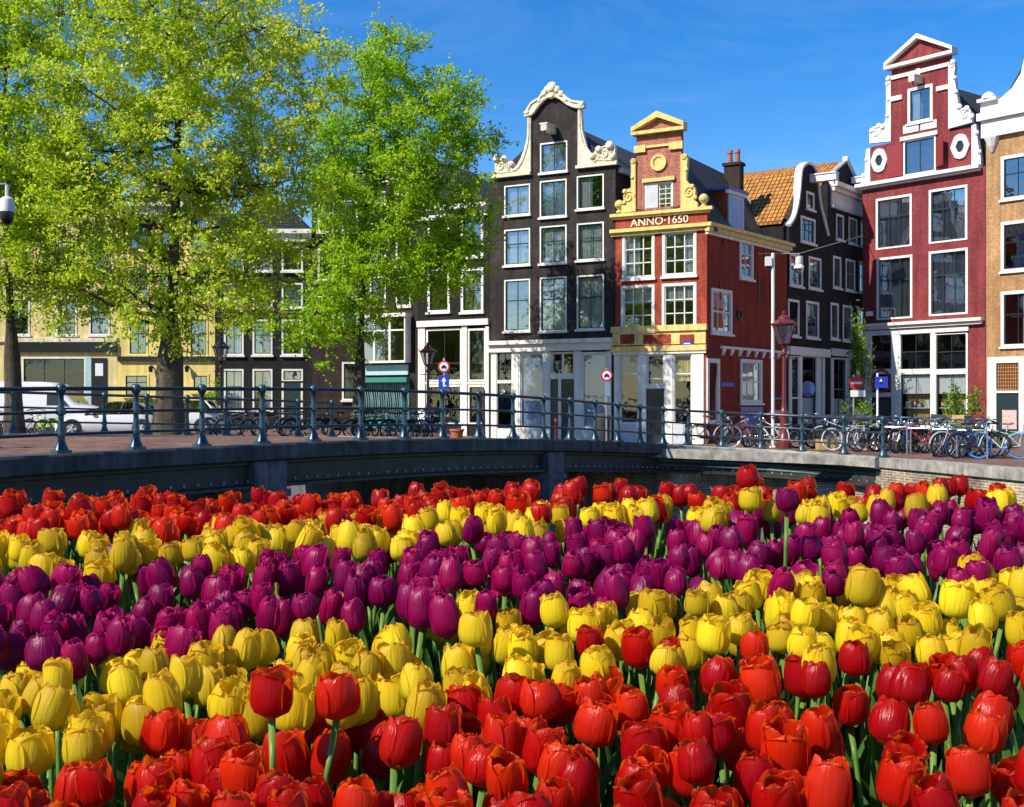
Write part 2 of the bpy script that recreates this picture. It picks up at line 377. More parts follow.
def npmesh(name, V, Fq, mats, parent=None, tone=None, smooth=False):
    me = bpy.data.meshes.new(name)
    nv, nf = len(V), len(Fq); k = Fq.shape[1]
    me.vertices.add(nv); me.vertices.foreach_set('co', V.astype(np.float32).ravel())
    me.loops.add(nf*k); me.loops.foreach_set('vertex_index', Fq.astype(np.int32).ravel())
    me.polygons.add(nf); me.polygons.foreach_set('loop_start', np.arange(0, nf*k, k, dtype=np.int32))
    try: me.polygons.foreach_set('loop_total', np.full(nf, k, dtype=np.int32))
    except Exception: pass
    for m in mats: me.materials.append(MATS[m])
    if tone is not None:
        a = me.attributes.new('tone', 'FLOAT', 'FACE'); a.data.foreach_set('value', tone.astype(np.float32))
    if smooth: me.polygons.foreach_set('use_smooth', [True]*nf)
    me.update(calc_edges=True); me.validate()
    o = bpy.data.objects.new(name, me); COL.objects.link(o)
    if parent: o.parent = parent
    return o

# ------------------------------------------------------------------ terrain
ctrl = np.array([(4.6, 36.5, .72), (7.6, 36.8, .58), (10.4, 33.5, .44), (11.8, 27.7, .44), (16, 19, .44), (-5.5, 37, .92), (-12, 40, .70), (-16, 40, .70), (-24, 46, .70),
                 (-20, 50, .7), (-10, 48, .7), (-5, 55, .55), (-10, 62, .68), (-20, 66, .7), (0, 58, .15), (5, 54, .05), (9, 52, .06), (12, 57, .12), (18, 62, .42), (20, 70, .3), (24, 80, .3), (22, 50, .44), (14, 42, .4), (40, 20, .44), (-60, 60, .7), (0, 120, .3)])
def gz(x, y):
    d2 = (ctrl[:, 0]-x)**2+(ctrl[:, 1]-y)**2+.3
    w = d2**-1.6
    return float((w*ctrl[:, 2]).sum()/w.sum())
# near railing line
A_ = Vector((-7.4, 19.7)); B_ = Vector((4.6, 36.5)); AB = (B_-A_).normalized()
post_px = [61, 136, 202, 262, 313.5, 360.7, 404.4, 442.5, 478.5, 513, 543.5, 570, 595, 618, 640]
post_by = [455, 451.4, 448, 445.4, 442.5, 441, 440.6, 440, 439.5, 439.7, 440, 440.5, 441.5, 442.5, 444, 445.5, 447, 448.3, 449.5, 452, 455, 458.5]
near = []
for px in post_px:
    k = (px-CX)/F            # x = k*y ; A+t*AB
    t = (k*A_.y-A_.x)/(AB.x-k*AB.y); near.append(A_+AB*t)
near.append(B_.copy())
for px, d in ((688, 37.0), (722, 37.0), (761, 36.8), (802, 36.0), (844, 34.8), (883, 33.5)): near.append(Vector(((px-CX)*d/F, d)))
nz = [CZ-(by-CY)*p.y/F for by, p in zip(post_by, near)]
arc = [0.0]
for a, b in zip(near, near[1:]): arc.append(arc[-1]+(b-a).length)
pf = np.polyfit(arc, nz, 4)
near3 = [Vector((p.x, p.y, float(np.polyval(pf, s)))) for p, s in zip(near, arc)]
pre = []
for k in range(6, 0, -1):
    q = near3[0]-Vector((AB.x, AB.y, 0))*1.37*k; q.z = near3[0].z-.03*k; pre.append(q)
near_all = pre+near3
FA = Vector((-12.8, 30.8)); FB = Vector((-5.55, 37.0)); FD = (FB-FA).normalized()
far3 = []
for k in range(-7, 9):
    q = FA+FD*(FB-FA).length/8*k; far3.append(Vector((q.x, q.y, 1.18+(.92-1.18)*(k/8) if k > 0 else 1.18+.01*k)))

def cdt(name, boundary, interior, zfun, mat, label=None):
    verts = [Vector(p) for p in boundary]+[Vector(p) for p in interior]
    n = len(boundary); edges = [(i, (i+1) % n) for i in range(n)]
    r = geometry.delaunay_2d_cdt(verts, edges, [list(range(n))], 1, 1e-4)
    mb = MB(); mb.v = [(p.x, p.y, zfun(p.x, p.y)) for p in r[0]]
    for f in r[2]:
        a, b, c = [r[0][i] for i in f[:3]]
        f = list(f)
        if (b-a).cross(c-a) < 0: f.reverse()
        mb.face(f, mat)
    o = mb.build(name, smooth=True); tag(o, kind='structure'); return o
quay_line = [(-300, 70), (-60, 46), (-16, 38.6), (-10.5, 38.9), (-4.4, 38.9), (0.5, 38.4), (4.9, 36.9), (6.6, 37.2), (8.0, 36.9), (10.1, 34.2), (10.55, 32.6), (11.8, 27.7), (16, 14.5), (24, -11), (60, -120)]
inner = [(x+random.random()*.3, y+random.random()*.3) for x in np.arange(-40, 46, 2.0) for y in np.arange(14, 95, 2.0)]
def inside(p, poly):
    x, y = p; c = False; j = len(poly)-1
    for i in range(len(poly)):
        if (poly[i][1] > y) != (poly[j][1] > y) and x < (poly[j][0]-poly[i][0])*(y-poly[i][1])/(poly[j][1]-poly[i][1])+poly[i][0]: c = not c
        j = i
    return c
land_poly = quay_line+[(900, -120), (900, 2500), (-900, 2500), (-900, 70)]
inner = [p for p in inner if inside(p, land_poly)]
ground = cdt('ground', land_poly, inner, gz, 'paving')
mb = MB(); mb.poly([(-900, -900, -1.5), (900, -900, -1.5), (900, 60, -1.5), (-900, 60, -1.5)], 'water') if False else None
m, nt, b = nodes_of('canal_water'); b.inputs['Base Color'].default_value = (.012, .018, .014, 1); b.inputs['Roughness'].default_value = .06
no = new(nt, 'ShaderNodeTexNoise', Scale=1.2, Detail=4.0); bp = new(nt, 'ShaderNodeBump', Strength=.3, Distance=.1); nt.links.new(no.outputs[0], bp.inputs['Height']); nt.links.new(bp.outputs[0], b.inputs['Normal'])
mb = MB(); mb.poly([(-900, -900, -1.5), (900, -900, -1.5), (900, 75, -1.5), (-900, 75, -1.5)], 'canal_water'); tag(mb.build('water'), kind='structure')
nb = [(-300, -300), (50, -300), (5.5, 2), (4.5, 4.2), (-9, 4.4), (-13, 12.0), (-300, 14)]
near_bank = cdt('near_quay', nb, [], lambda x, y: .55 if x > -10 else .95, 'paving')
def strip(pts, off, z0, z1, mb, m):
    """vertical wall along pts (x,y,ztop)"""
    for a, b in zip(pts, pts[1:]):
        mb.poly([(a[0], a[1], a[2]+z0), (b[0], b[1], b[2]+z0), (b[0], b[1], b[2]+z1), (a[0], a[1], a[2]+z1)], m)
def sweep(path, prof, mb, m, closed=True):
    """profile (outward offset, height) swept along path; outward = right of travel"""
    i0 = len(mb.v); k = len(prof)
    for j, p in enumerate(path):
        d = (path[min(j+1, len(path)-1)]-path[max(j-1, 0)]); d = Vector((d.x, d.y)).normalized(); nrm = Vector((d.y, -d.x))
        for o, h in prof: mb.v.append((p.x+nrm.x*o, p.y+nrm.y*o, p.z+h))
    for j in range(len(path)-1):
        for q in range(k if closed else k-1):
            a = i0+j*k+q; b = i0+j*k+(q+1) % k
            mb.face((a, b, b+k, a+k), m)
    if closed:
        mb.face([i0+q for q in reversed(range(k))], m); mb.face([i0+(len(path)-1)*k+q for q in range(k)], m)
ql3 = []
for a, b in zip(quay_line, quay_line[1:]):
    n = max(1, int(math.hypot(b[0]-a[0], b[1]-a[1])/1.5)) if abs(a[0]) < 70 and abs(b[0]) < 70 else 1
    for k in range(n):
        t = k/n; x = a[0]+(b[0]-a[0])*t; y = a[1]+(b[1]-a[1])*t; ql3.append(Vector((x, y, gz(x, y))))
mb = MB(); sweep(ql3, [(.02, .03), (.02, -2.2), (-.5, -2.2), (-.5, -.02)], mb, 'quay_brick'); 
qw = mb.build('quay_wall'); tag(qw, 'weathered yellow brick quay wall along the canal', 'quay wall')
mb = MB(); sweep([p for p in ql3 if p.y < 34.3 or p.x < -5], [(.10, .05), (.10, -.22), (-.42, -.22), (-.42, .05)], mb, 'coping_stone'); mb.build('coping', qw)
mb = MB(); nbp = [Vector((*p, .55)) for p in [(-9, 4.4), (4.5, 4.2), (5.5, 2), (50, -300)]]
sweep(list(reversed(nbp)), [(.05, .02), (.05, -2.2), (-.3, -2.2), (-.3, .02)], mb, 'quay_brick'); o = mb.build('quay_wall'); tag(o, 'low brick quay edge under the tulip planter', 'quay wall')

# ------------------------------------------------------------------ bridge
bridge = empty('canal_bridge', (near3[5].x, near3[5].y, 0), 0, 'low arched canal bridge with riveted dark girders, stone coping and brick deck', 'bridge')
class Off: pass
ident = Off(); ident.off = -bridge.location; ident.ang = 0
def resample(pts, n):
    L = [0.0]
    for a, b in zip(pts, pts[1:]): L.append(L[-1]+(b-a).length)
    out = []; j = 0
    for k in range(n):
        s = L[-1]*k/(n-1)
        while j < len(L)-2 and L[j+1] < s: j += 1
        t = (s-L[j])/(L[j+1]-L[j]); out.append(pts[j].lerp(pts[j+1], t))
    return out
endn = near_all[:6+18]
ra = resample(endn, 40); rb = resample(far3+[far3[-1]+Vector((FD.x, FD.y, 0))*k_ for k_ in (1.2, 2.4, 3.6)], 40)
mb = MB()
for k in range(39):
    for q in range(6):
        c = []
        for (kk, qq) in ((k, q), (k+1, q), (k+1, q+1), (k, q+1)):
            p = ra[kk].lerp(rb[kk], qq/6); crown = .06*math.sin(math.pi*qq/6); c.append((p.x, p.y, p.z+crown-.02))
        mb.poly(c, 'paving')
mb.build('deck', bridge, face=ident)
path = resample(near_all, 70)
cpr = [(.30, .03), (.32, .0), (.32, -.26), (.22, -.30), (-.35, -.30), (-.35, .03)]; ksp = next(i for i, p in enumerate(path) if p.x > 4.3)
mb = MB(); sweep(path[:ksp+1], cpr, mb, 'coping_shaded'); mb.build('coping', bridge, face=ident)
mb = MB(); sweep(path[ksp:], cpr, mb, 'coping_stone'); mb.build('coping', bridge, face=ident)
mb = MB(); sweep(path, [(.12, -.30), (.12, -.36), (.02, -.38), (.02, -.74), (.16, -.76), (.16, -.82), (-.35, -.82), (-.35, -.30)], mb, 'girder_paint')
for k, p in enumerate(resample(near_all, 120)):
    d = Vector((AB.y, -AB.x, 0)) if k < 90 else Vector((.5, -.85, 0))
    mb.sphere(p+d*.03+Vector((0, 0, -.68)), .032, 'bolt_grey', 6)
mb.build('girder', bridge, smooth=False, face=ident)
# slender pipes along the right half
mb = MB()
pr = [p for p in path if p.x > 4.2]
for h, o, r in ((-.46, .08, .035), (-.60, .10, .03)):
    mb.tube([p+Vector((.55*o, -.8*o, h)) for p in pr], r, 'girder_teal', 6)
mb.build('pipe', bridge, face=ident)
mb = MB(); sweep([p+Vector((.1, -.1, 0)) for p in resample(far3, 30)], [(-.25, .05), (.3, .05), (.3, -.7), (-.25, -.7)], mb, 'coping_stone'); mb.build('kerb', bridge, face=ident)
def pier(pxc, wpx):
    k = (pxc-CX)/F; t = (k*A_.y-A_.x)/(AB.x-k*AB.y); c = A_+AB*t; w = wpx/F*c.y/abs(AB.x)*.62
    z = float(np.polyval(pf, (c-near[0]).length))
    r = empty('p', (0, 0, 0)); bpy.data.objects.remove(r)
    mb = MB(); mb.box(-w/2, w/2, -.22, .8, -3, -.31, 'pier_stone'); mb.box(-w/2-.06, w/2+.06, -.28, .8, -1.0, -.86, 'pier_stone'); mb.box(-w/2+.2, w/2-.2, .8, 11, -2.6, -1.0, 'pier_stone')
    o = mb.build('pier', bridge); o.location = Vector((c.x, c.y, z))-bridge.location; o.rotation_euler.z = math.atan2(AB.y, AB.x)
pier(263, 40); pier(549, 26)
mb = MB(); mb.box(-.1, .1, 0, 10, -2.4, .0, 'quay_brick')
# abutment wall under the right end
ap = [Vector((x, y, .2)) for x, y in ((4.4, 37.4), (6.6, 37.75), (8.1, 37.4), (10.3, 34.6))]
mb = MB(); sweep(ap, [(.05, -.3), (.05, -2.2), (-.4, -2.2), (-.4, -.3)], mb, 'quay_brick'); mb.build('abutment', bridge, face=ident)

def railing(name, posts, label, rail_m, post_m, twist=0):
    root = empty(name, posts[len(posts)//2], 0, label, 'railing'); base = root.location.copy()
    pm = MB()
    pm.box(-.13, .13, -.11, .11, 0, .05, post_m)
    pm.lathe([(.125, .05), (.105, .10), (.075, .17), (.062, .24), (.062, .27), (.085, .28), (.085, .34), (.06, .35), (.05, .45), (.046, .60), (.046, .62), (.082, .64), (.082, .71), (.055, .73), (.046, .80), (.045, .95), (.06, .98), (.078, 1.01), (.086, 1.06), (.078, 1.11), (.05, 1.135), (.02, 1.15)], (0, 0, 0), post_m, 10)
    first = pm.build('post', root, smooth=True)
    for j, p in enumerate(posts):
        o = first if j == 0 else first.copy()
        if j: COL.objects.link(o); o.parent = root
        d = posts[min(j+1, len(posts)-1)]-posts[max(j-1, 0)]
        o.location = p-base; o.rotation_euler.z = math.atan2(d.y, d.x)
    for h, r in ((1.06, .036), (.675, .026), (.31, .026)):
        mb = MB(); mb.tube([p-base+Vector((0, 0, h)) for p in posts], r, rail_m, 8); mb.build('rail', root, smooth=True)
    return root
railing('bridge_railing', [p+Vector((0, 0, .03)) for p in near_all], 'blue green iron railing with knobbed posts on the stone coping above the tulips', 'rail_top', 'rail_paint')
railing('bridge_railing', [p+Vector((0, 0, .05)) for p in far3], 'blue green iron railing on the far side of the bridge deck', 'rail_top', 'rail_paint')
# ------------------------------------------------------------------ houses
class Face:
    """a vertical facade plane: pixel measurements of the photograph become metres on the wall"""
    def __init__(s, root, ox, oy, ux, uy):
        l = math.hypot(ux, uy); s.o = Vector((ox, oy)); s.u = Vector((ux/l, uy/l)); s.root = root
        s.z0 = root.location.z; s.ang = math.atan2(uy, ux)
        s.off = Vector((ox-root.location.x, oy-root.location.y, 0))
    def ud(s, px):
        k = (px-CX)/F; t = (k*s.o.y-s.o.x)/(s.u.x-k*s.u.y); return t, s.o.y+s.u.y*t
    def __call__(s, px, py):
        t, d = s.ud(px); return (t, CZ-(py-CY)*d/F-s.z0)
    def rect(s, a, b, c, d):
        u0, _ = s.ud(a); u1, _ = s.ud(b); _, z1 = s((a+b)/2, c); _, z0 = s((a+b)/2, d); return u0, u1, z0, z1
    def wpos(s, u, y, z):
        n = Vector((-s.u.y, s.u.x)); p = s.o+s.u*u+n*y; return Vector((p.x, p.y, z+s.z0))
def hole(r, g=0): u0, u1, z0, z1 = r; return [(u0, z0), (u1, z0), (u1, z1), (u0, z1)]
def arch_hole(r, rise=.15):
    u0, u1, z0, z1 = r; c = (u0+u1)/2; w = (u1-u0)/2
    return [(u0, z0), (u1, z0)]+[(c+w*math.cos(math.pi*k/8), z1-rise+rise*math.sin(math.pi*k/8)) for k in range(9)]
WCOUNT = [0]
def window(f, r, cols=2, rows=(.4,), fm='white_paint', sm='dark_sash', cur=None, sill=True, case=.09, mun=.035, glassm='window_glass', parent=None, depth=0.0, cm='white_curtain', name='window'):
    u0, u1, z0, z1 = r; WCOUNT[0] += 1
    root = f.root; y = depth
    mb = MB()
    mb.box(u0, u0+case, y-.03, y+.13, z0, z1, fm); mb.box(u1-case, u1, y-.03, y+.13, z0, z1, fm)
    mb.box(u0+case, u1-case, y-.03, y+.13, z1-case, z1, fm); mb.box(u0+case, u1-case, y-.03, y+.13, z0, z0+case*.7, fm)
    a0, a1, b0, b1 = u0+case, u1-case, z0+case*.7, z1-case; w = .05
    mb.box(a0, a0+w, y+.03, y+.10, b0, b1, sm); mb.box(a1-w, a1, y+.03, y+.10, b0, b1, sm)
    mb.box(a0+w, a1-w, y+.03, y+.10, b1-w, b1, sm); mb.box(a0+w, a1-w, y+.03, y+.10, b0, b0+w, sm)
    for k in range(1, cols):
        x = a0+(a1-a0)*k/cols; mb.box(x-mun/2, x+mun/2, y+.045, y+.09, b0+w, b1-w, sm)
    for q, fr in enumerate(rows):
        t = mun if len(rows) > 1 else mun*1.6
        z = b1-(b1-b0)*fr; mb.box(a0+w, a1-w, y+.040, y+.095, z-t/2, z+t/2, sm)
    wo_ = mb.build(name, root, face=f)
    g = MB(); g.poly([(a0+.01, y+.07, b0+.01), (a1-.01, y+.07, b0+.01), (a1-.01, y+.07, b1-.01), (a0+.01, y+.07, b1-.01)], glassm); g.build('pane', wo_)
    if sill:
        sm_ = MB(); sm_.box(u0-.07, u1+.07, y-.13, y+.02, z0-.11, z0-.003, fm); sm_.build('sill', wo_)
    if cur:
        def cloth(x0, x1, zb, zt, m):
            c = MB(); n = max(6, int((x1-x0)/.045)); i = 0
            for k in range(n+1):
                x = x0+(x1-x0)*k/n; dy = .025*math.sin(k*1.9+WCOUNT[0])+.012*math.sin(k*.7)
                c.v += [(x, y+.20+dy, zb), (x, y+.20+dy*.6, zt)]
            for k in range(n): c.face((2*k, 2*k+2, 2*k+3, 2*k+1), m)
            c.build('curtain', wo_, smooth=True)
        W = a1-a0
        if cur == 'full': cloth(a0, a1, b0, b1, cm)
        elif cur == 'left': cloth(a0, a0+W*.5, b0, b1, cm)
        elif cur == 'right': cloth(a0+W*.62, a1, b0, b1, cm)
        elif cur == 'sides': cloth(a0, a0+W*.28, b0, b1, cm); cloth(a1-W*.28, a1, b0, b1, cm)
        elif cur == 'top': cloth(a0, a1, b1-(b1-b0)*.38, b1, cm)
        elif cur == 'low': cloth(a0, a1, b0, b0+(b1-b0)*.45, cm)
        elif cur == 'blind':
            c = MB(); n = int((b1-b0)/.075)
            for k in range(n): c.box(a0+.01, a1-.01, y+.16, y+.175, b0+k*.075, b0+k*.075+.066, cm)
            c.build('blind', wo_)
    return wo_
def body(f, W, D, H, m, mb=None, roofm='lead', wall=True, thick=.22):
    """side, back walls and ceiling of a house, behind its front plate"""
    mb = mb or MB()
    mb.box(0, thick, thick, D, 0, H, m); mb.box(W-thick, W, thick, D, 0, H, m); mb.box(thick, W-thick, D-thick, D, 0, H, m)
    mb.box(thick, W-thick, thick+.01, D-thick, H-.12, H-.02, roofm)
    mb.box(thick, W-thick, 3.2, 3.3, 0, H-.12, 'interior')
    nfl = int(H/3)
    for k in range(1, nfl): mb.box(thick, W-thick, .5, 3.2, k*H/nfl-.1, k*H/nfl, 'interior')
    return mb
def gable_roof(f, u0, u1, ze, zr, y0, y1, m, name='roof', uc=None, hip=0.0, t=.16, over=.12):
    """pitched roof, ridge running back from the facade; uv in metres for the tiles"""
    uc = (u0+u1)/2 if uc is None else uc
    mb = MB(); mb.uv = []
    def quad(a, b, c, d):
        a, b, c, d = map(Vector, (a, b, c, d)); i = len(mb.v); mb.v += [tuple(p) for p in (a, b, c, d)]
        L = (b-a).length; h = (d-a).length
        mb.uv += [(0, 0), (L, 0), (L, h), (0, h)]; mb.face((i, i+1, i+2, i+3), m)
    s0 = (zr-ze)/(uc-u0); s1 = (zr-ze)/(u1-uc); o = over
    for dz in (0, -t):
        quad((u1+o, y0, ze-o*s1+dz), (u1+o, y1, ze-o*s1+dz), (uc, y1-hip, zr+dz), (uc, y0+hip*0, zr+dz))
        quad((u0-o, y1, ze-o*s0+dz), (u0-o, y0, ze-o*s0+dz), (uc, y0, zr+dz), (uc, y1-hip, zr+dz))
    quad((u1+o, y1, ze-o*s1), (u0-o, y1, ze-o*s0), (uc, y1-hip, zr), (uc, y1-hip, zr))
    quad((u0-o, y0, ze-o*s0), (u0-o, y1, ze-o*s0), (u0-o, y1, ze-o*s0-t), (u0-o, y0, ze-o*s0-t))
    quad((u1+o, y0, ze-o*s1), (u1+o, y1, ze-o*s1), (u1+o, y1, ze-o*s1-t), (u1+o, y0, ze-o*s1-t))
    quad((u0, y0+.002, ze), (u1, y0+.002, ze), (uc, y0+.002, zr), (uc, y0+.002, zr))
    return mb.build(name, f.root, face=f)
def trim(f, name, items, m, smooth=False):
    """items: px0,px1,py0,py1,front,back boxes on the facade"""
    mb = MB()
    for it in items:
        u0, u1, z0, z1 = f.rect(*it[:4]); mb.box(u0, u1, -it[4], it[5] if len(it) > 5 else 0.02, z0, z1, it[6] if len(it) > 6 else m)
    return mb.build(name, f.root, face=f)
def slope_trim(f, mb, px0, px1, ya, yb, h, front, m, back=.03):
    """moulding whose pixel height is given at both ends"""
    (a, za), (b, zb) = f(px0, ya), f(px1, yb); z = (za+zb)/2; hh = h*f.ud((px0+px1)/2)[1]/F
    mb.box(a, b, -front, back, z-hh, z, m)
def curve_plate(f, name, pts, y0, y1, m, holes=()):
    mb = MB(); mb.plate([f(*p) for p in pts], [list(h) for h in holes], y0, y1, m); return mb.build(name, f.root, face=f)
def spiral(f, mb, px, py, r, m, y=-.10, turns=1.6, w=.05):
    u, z = f(px, py); pts = []
    for k in range(28):
        t = k/27; a = t*turns*2*math.pi; rr = r*(1-t*.85); pts.append((u+rr*math.cos(a), y, z+rr*math.sin(a)))
    mb.tube(pts, w, m, 5)
def scurve(pts, n=4):
    """Catmull-Rom through pixel points"""
    out = []
    for i in range(len(pts)-1):
        p0, p1, p2, p3 = pts[max(i-1, 0)], pts[i], pts[i+1], pts[min(i+2, len(pts)-1)]
        for k in range(n):
            t = k/n
            out.append(tuple(.5*((2*p1[j])+(-p0[j]+p2[j])*t+(2*p0[j]-5*p1[j]+4*p2[j]-p3[j])*t*t+(-p0[j]+3*p1[j]-3*p2[j]+p3[j])*t**3) for j in (0, 1)))
    out.append(pts[-1]); return out
def roll(f, mb, pts, m, r=.05, y=-.13):
    mb.tube([(f(*p)[0], y, f(*p)[1]) for p in pts], r, m, 5)
def knob(f, mb, px, py, r, m, y=-.14):
    u, z = f(px, py); mb.lathe([(r, 0), (r*.95, r*.35), (r*.6, r*.7), (.01, r*.8)], (u, y+.02, z), m, 10, axis='y')
def hoist(f, px, py, L=1.0, m='stone_cream', w=.16, h=.22):
    u, z = f(px, py); mb = MB(); mb.box(u-w, u+w, -L, .05, z-h, z+h*.4, m); mb.box(u-w-.06, u+w+.06, -L-.02, .05, z+h*.4+.003, z+h*.4+.07, m)
    mb.tube([(u, -L+.15, z-h), (u, -L+.15, z-h-.22)], .035, 'black_paint', 6); return mb.build('hoist_beam', f.root, face=f)

UX, UY = .868, -.497
Hc = Vector((9.1, 56.0))                                  # street corner of the red house
def along(px, o, ux=UX, uy=UY):
    k = (px-CX)/F; t = (k*o.y-o.x)/(ux-k*uy); return Vector((o.x+ux*t, o.y+uy*t)), t
p613, tH = along(613, Hc); p490, tG = along(490, p613); p418, tF = along(418, p490); p363, tE = along(363, p418)

# ---- G: brown neck gable house
g_root = empty('canal_house', (p490.x, p490.y, 0.0), 0, 'tall dark brown brick house with cream scrolled neck gable and white shopfront', 'house')
g = Face(g_root, p490.x, p490.y, UX, UY); GW = -tG
zsh = g(555, 170)[1]
GX1 = 615.5
wins = []
for (a, b), ys in (((504.5, 530.3), ((184.8, 215), (229, 265), (279.4, 331))), ((540, 566.8), ((180, 216.7), (225.7, 263), (277, 331))), ((577, 604), ((175, 208.5), (222.7, 259.7), (275, 329)))):
    for c, d in ys: wins.append((a, b, c, d))
wins.append((540.3, 567.5, 142, 172))
rects = [g.rect(*w) for w in wins]
outl = [g(490, 446), g(GX1, 446), g(GX1, 164)]
neckR = scurve([(579, 165), (578.8, 140), (579.5, 108)], 2); arch = scurve([(579.5, 108), (570, 105), (563, 98.5), (553.5, 95), (544, 100), (537, 110), (531.3, 116)], 3)
outl += [g(578.9, 167.5)]+[g(*p) for p in [(579, 140)]+arch]+[g(531.3, 140), g(531.3, 175), g(490, 177.5)]
pui = g.rect(491.5, 611.5, 352, 440)
outl[0] = (0, 0); outl[1] = (outl[1][0], 0)
mb = MB(); mb.plate(outl, [hole(r) for r in rects]+[hole(pui)], 0, .22, 'brown_brick')
zs = g(555, 171)[1]
body(g, g(GX1, 300)[0], 11, zs, 'brown_brick', mb); mb.build('wall', g_root, face=g)
curs = ['left', 'low', 'full', None, 'full', 'full', 'right', 'full', 'full', None]
for r, w, i in zip(rects, wins, range(20)):
    shut = i == 9 or i == 3
    window(g, r, 2, (.40,) if not (i in (0, 3, 6, 9)) else (), fm='white_paint', sm='green_sash', cur=['full', 'full', None, 'full', 'full', 'full', 'left', 'full', 'full', 'full'][i], cm='blue_blind' if shut else 'white_curtain', case=.07)
# gable trim
mb = MB()
mb.plate([g(*p) for p in [(493.5, 177.5), (493.5, 172.5), (496, 171), (496, 160), (499, 157.5), (503, 157), (508, 161), (513, 162), (517, 167), (521, 160), (525, 150), (528, 138), (528.6, 114.5), (531.6, 114.5), (531.6, 174.5)]], [], -.12, .10, 'stone_cream')
mb.plate([g(*p) for p in [(577.5, 168.8), (578.6, 165), (578.8, 108), (584.6, 104), (582, 110), (583.2, 130), (587.5, 147), (593, 155.5), (597, 150), (604, 147.5), (611, 143.5), (616, 145.5), (616.4, 160), (617.5, 160.5), (617.5, 163.6)]], [], -.12, .10, 'stone_cream')
outer = scurve([(526, 114), (529, 111), (533, 104), (541, 99), (546, 91.5), (549.5, 88.5), (554, 87), (558.5, 88.5), (561, 92), (566, 97), (572, 101.5), (579, 102.8), (585.5, 103.5)], 2)
inr = scurve([(585.5, 108), (578.5, 108.5), (569, 105), (562, 99.5), (553.5, 96.8), (545, 101), (537.5, 110), (533, 115.5), (526, 117)], 2)
mb.plate([g(*p) for p in outer+inr], [], -.18, .12, 'stone_cream')
for px, py, r in ((502, 166, .34), (605.5, 153.5, .36), (509, 168, .22), (596, 159, .24), (553.5, 92.5, .25)): spiral(g, mb, px, py, r, 'stone_cream', -.13)
roll(g, mb, outer, 'stone_cream', .075, -.19); roll(g, mb, inr, 'stone_cream', .05, -.19)
roll(g, mb, scurve([(529.6, 116), (529.6, 138), (527, 151), (523, 162), (517, 170), (506, 172.5), (496, 172.5)], 3), 'stone_cream'); roll(g, mb, scurve([(580.6, 108), (581, 128), (585, 146), (590, 156), (600, 160), (615, 160)], 3), 'stone_cream')
for px, py, r in ((553.5, 88.5, .30), (549, 90.5, .20), (558.5, 90.5, .20), (545.5, 94, .17), (562.5, 94.5, .17), (553.5, 96, .2), (541, 101, .13), (567, 100.5, .13), (498, 159, .2), (506, 159.5, .18), (513, 164.5, .16), (594, 157, .17), (600, 150, .18), (611, 146, .22), (614, 157, .16), (528.8, 113, .15), (582.5, 105.5, .15)): knob(g, mb, px, py, r, 'stone_cream', -.17)
slope_trim(g, mb, 492.5, 531.5, 175, 173, 3, .2, 'stone_cream'); slope_trim(g, mb, 577, 618, 166.5, 161.5, 3, .2, 'stone_cream')
mb.build('gable_trim', g_root, face=g)
hoist(g, 553.5, 130, 1.05)
gu = g(GX1, 300)[0]
gable_roof(g, 0, gu, zs, g(555, 118)[1], .24, 11, 'slate_tiles', uc=(g(531, 0)[0]+g(579, 0)[0])/2)
mb = MB(); mb.box(gu-.02, gu+.22, .3, 11, zs-.35, zs-.1, 'bright_white'); mb.build('gutter', g_root, face=g)
# shopfront of G
mb = MB(); W_, B_w = 'white_paint', 'grey_paint'
slope_trim(g, mb, 489.5, 613.3, 341.5, 337.8, 4, .34, W_); slope_trim(g, mb, 490, 613, 345.5, 341.8, 7.5, .16, W_)
def col_(f, mb, a, b, t, bt, front=.06, m=W_): u0, u1, z0, z1 = f.rect(a, b, t, bt); mb.box(u0, u1, -front, .16, z0, z1, m)
for a, b in ((491.5, 496.8), (512.4, 518.6), (544.6, 550.6), (574.6, 581), (607.5, 611.6)): col_(g, mb, a, b, 351, 440)
for a, b in ((496.8, 512.4), (518.6, 544.6), (581, 607.5)): col_(g, mb, a, b, 429, 440, .03, W_)
col_(g, mb, 496.8, 512.4, 380.5, 382.5, .02); col_(g, mb, 550.6, 574.6, 375, 379, .03)
mb.build('shopfront', g_root, face=g)
def uz(f, a, b, c, d): return f.rect(a, b, c, d)
window(g, uz(g, 496.8, 512.4, 352, 380.5), 2, (.5,), case=.04, sill=False, glassm='shop_glass', name='shop_window')
window(g, uz(g, 496.8, 512.4, 382.5, 429), 1, (), case=.04, sill=False, glassm='shop_glass', name='shop_window')
window(g, uz(g, 518.6, 544.6, 352, 429), 1, (), sm='white_paint', case=.1, sill=False, cur='blind', cm='blue_blind', name='shop_window', glassm='shop_glass')
window(g, uz(g, 581, 607.5, 352, 429), 1, (), sm='white_paint', case=.1, sill=False, cur='blind', cm='blue_blind', name='shop_window', glassm='shop_glass')
window(g, uz(g, 550.6, 574.6, 352, 375), 2, (), sm='white_paint', case=.05, mun=.12, sill=False, glassm='shop_glass', name='transom_window')
u0, u1, z0, z1 = g.rect(550.8, 574.4, 379, 442); mb = MB(); c = u0+(u1-u0)*.38
mb.box(u0, c-.08, .03, .08, z0, z1, 'dark_door'); mb.box(c-.08, c+.08, -.02, .10, z0, z1, W_); mb.box(c+.08, u1, .03, .08, z0, z1, 'dark_door'); mb.box(c+.2, u1-.12, .015, .03, z0+1.1, z1-.2, 'black_paint')
d = mb.build('door', g_root, face=g); mb = MB(); mb.sphere((c+.16, -.02, z0+1.1), .05, 'chrome'); mb.build('handle', d)

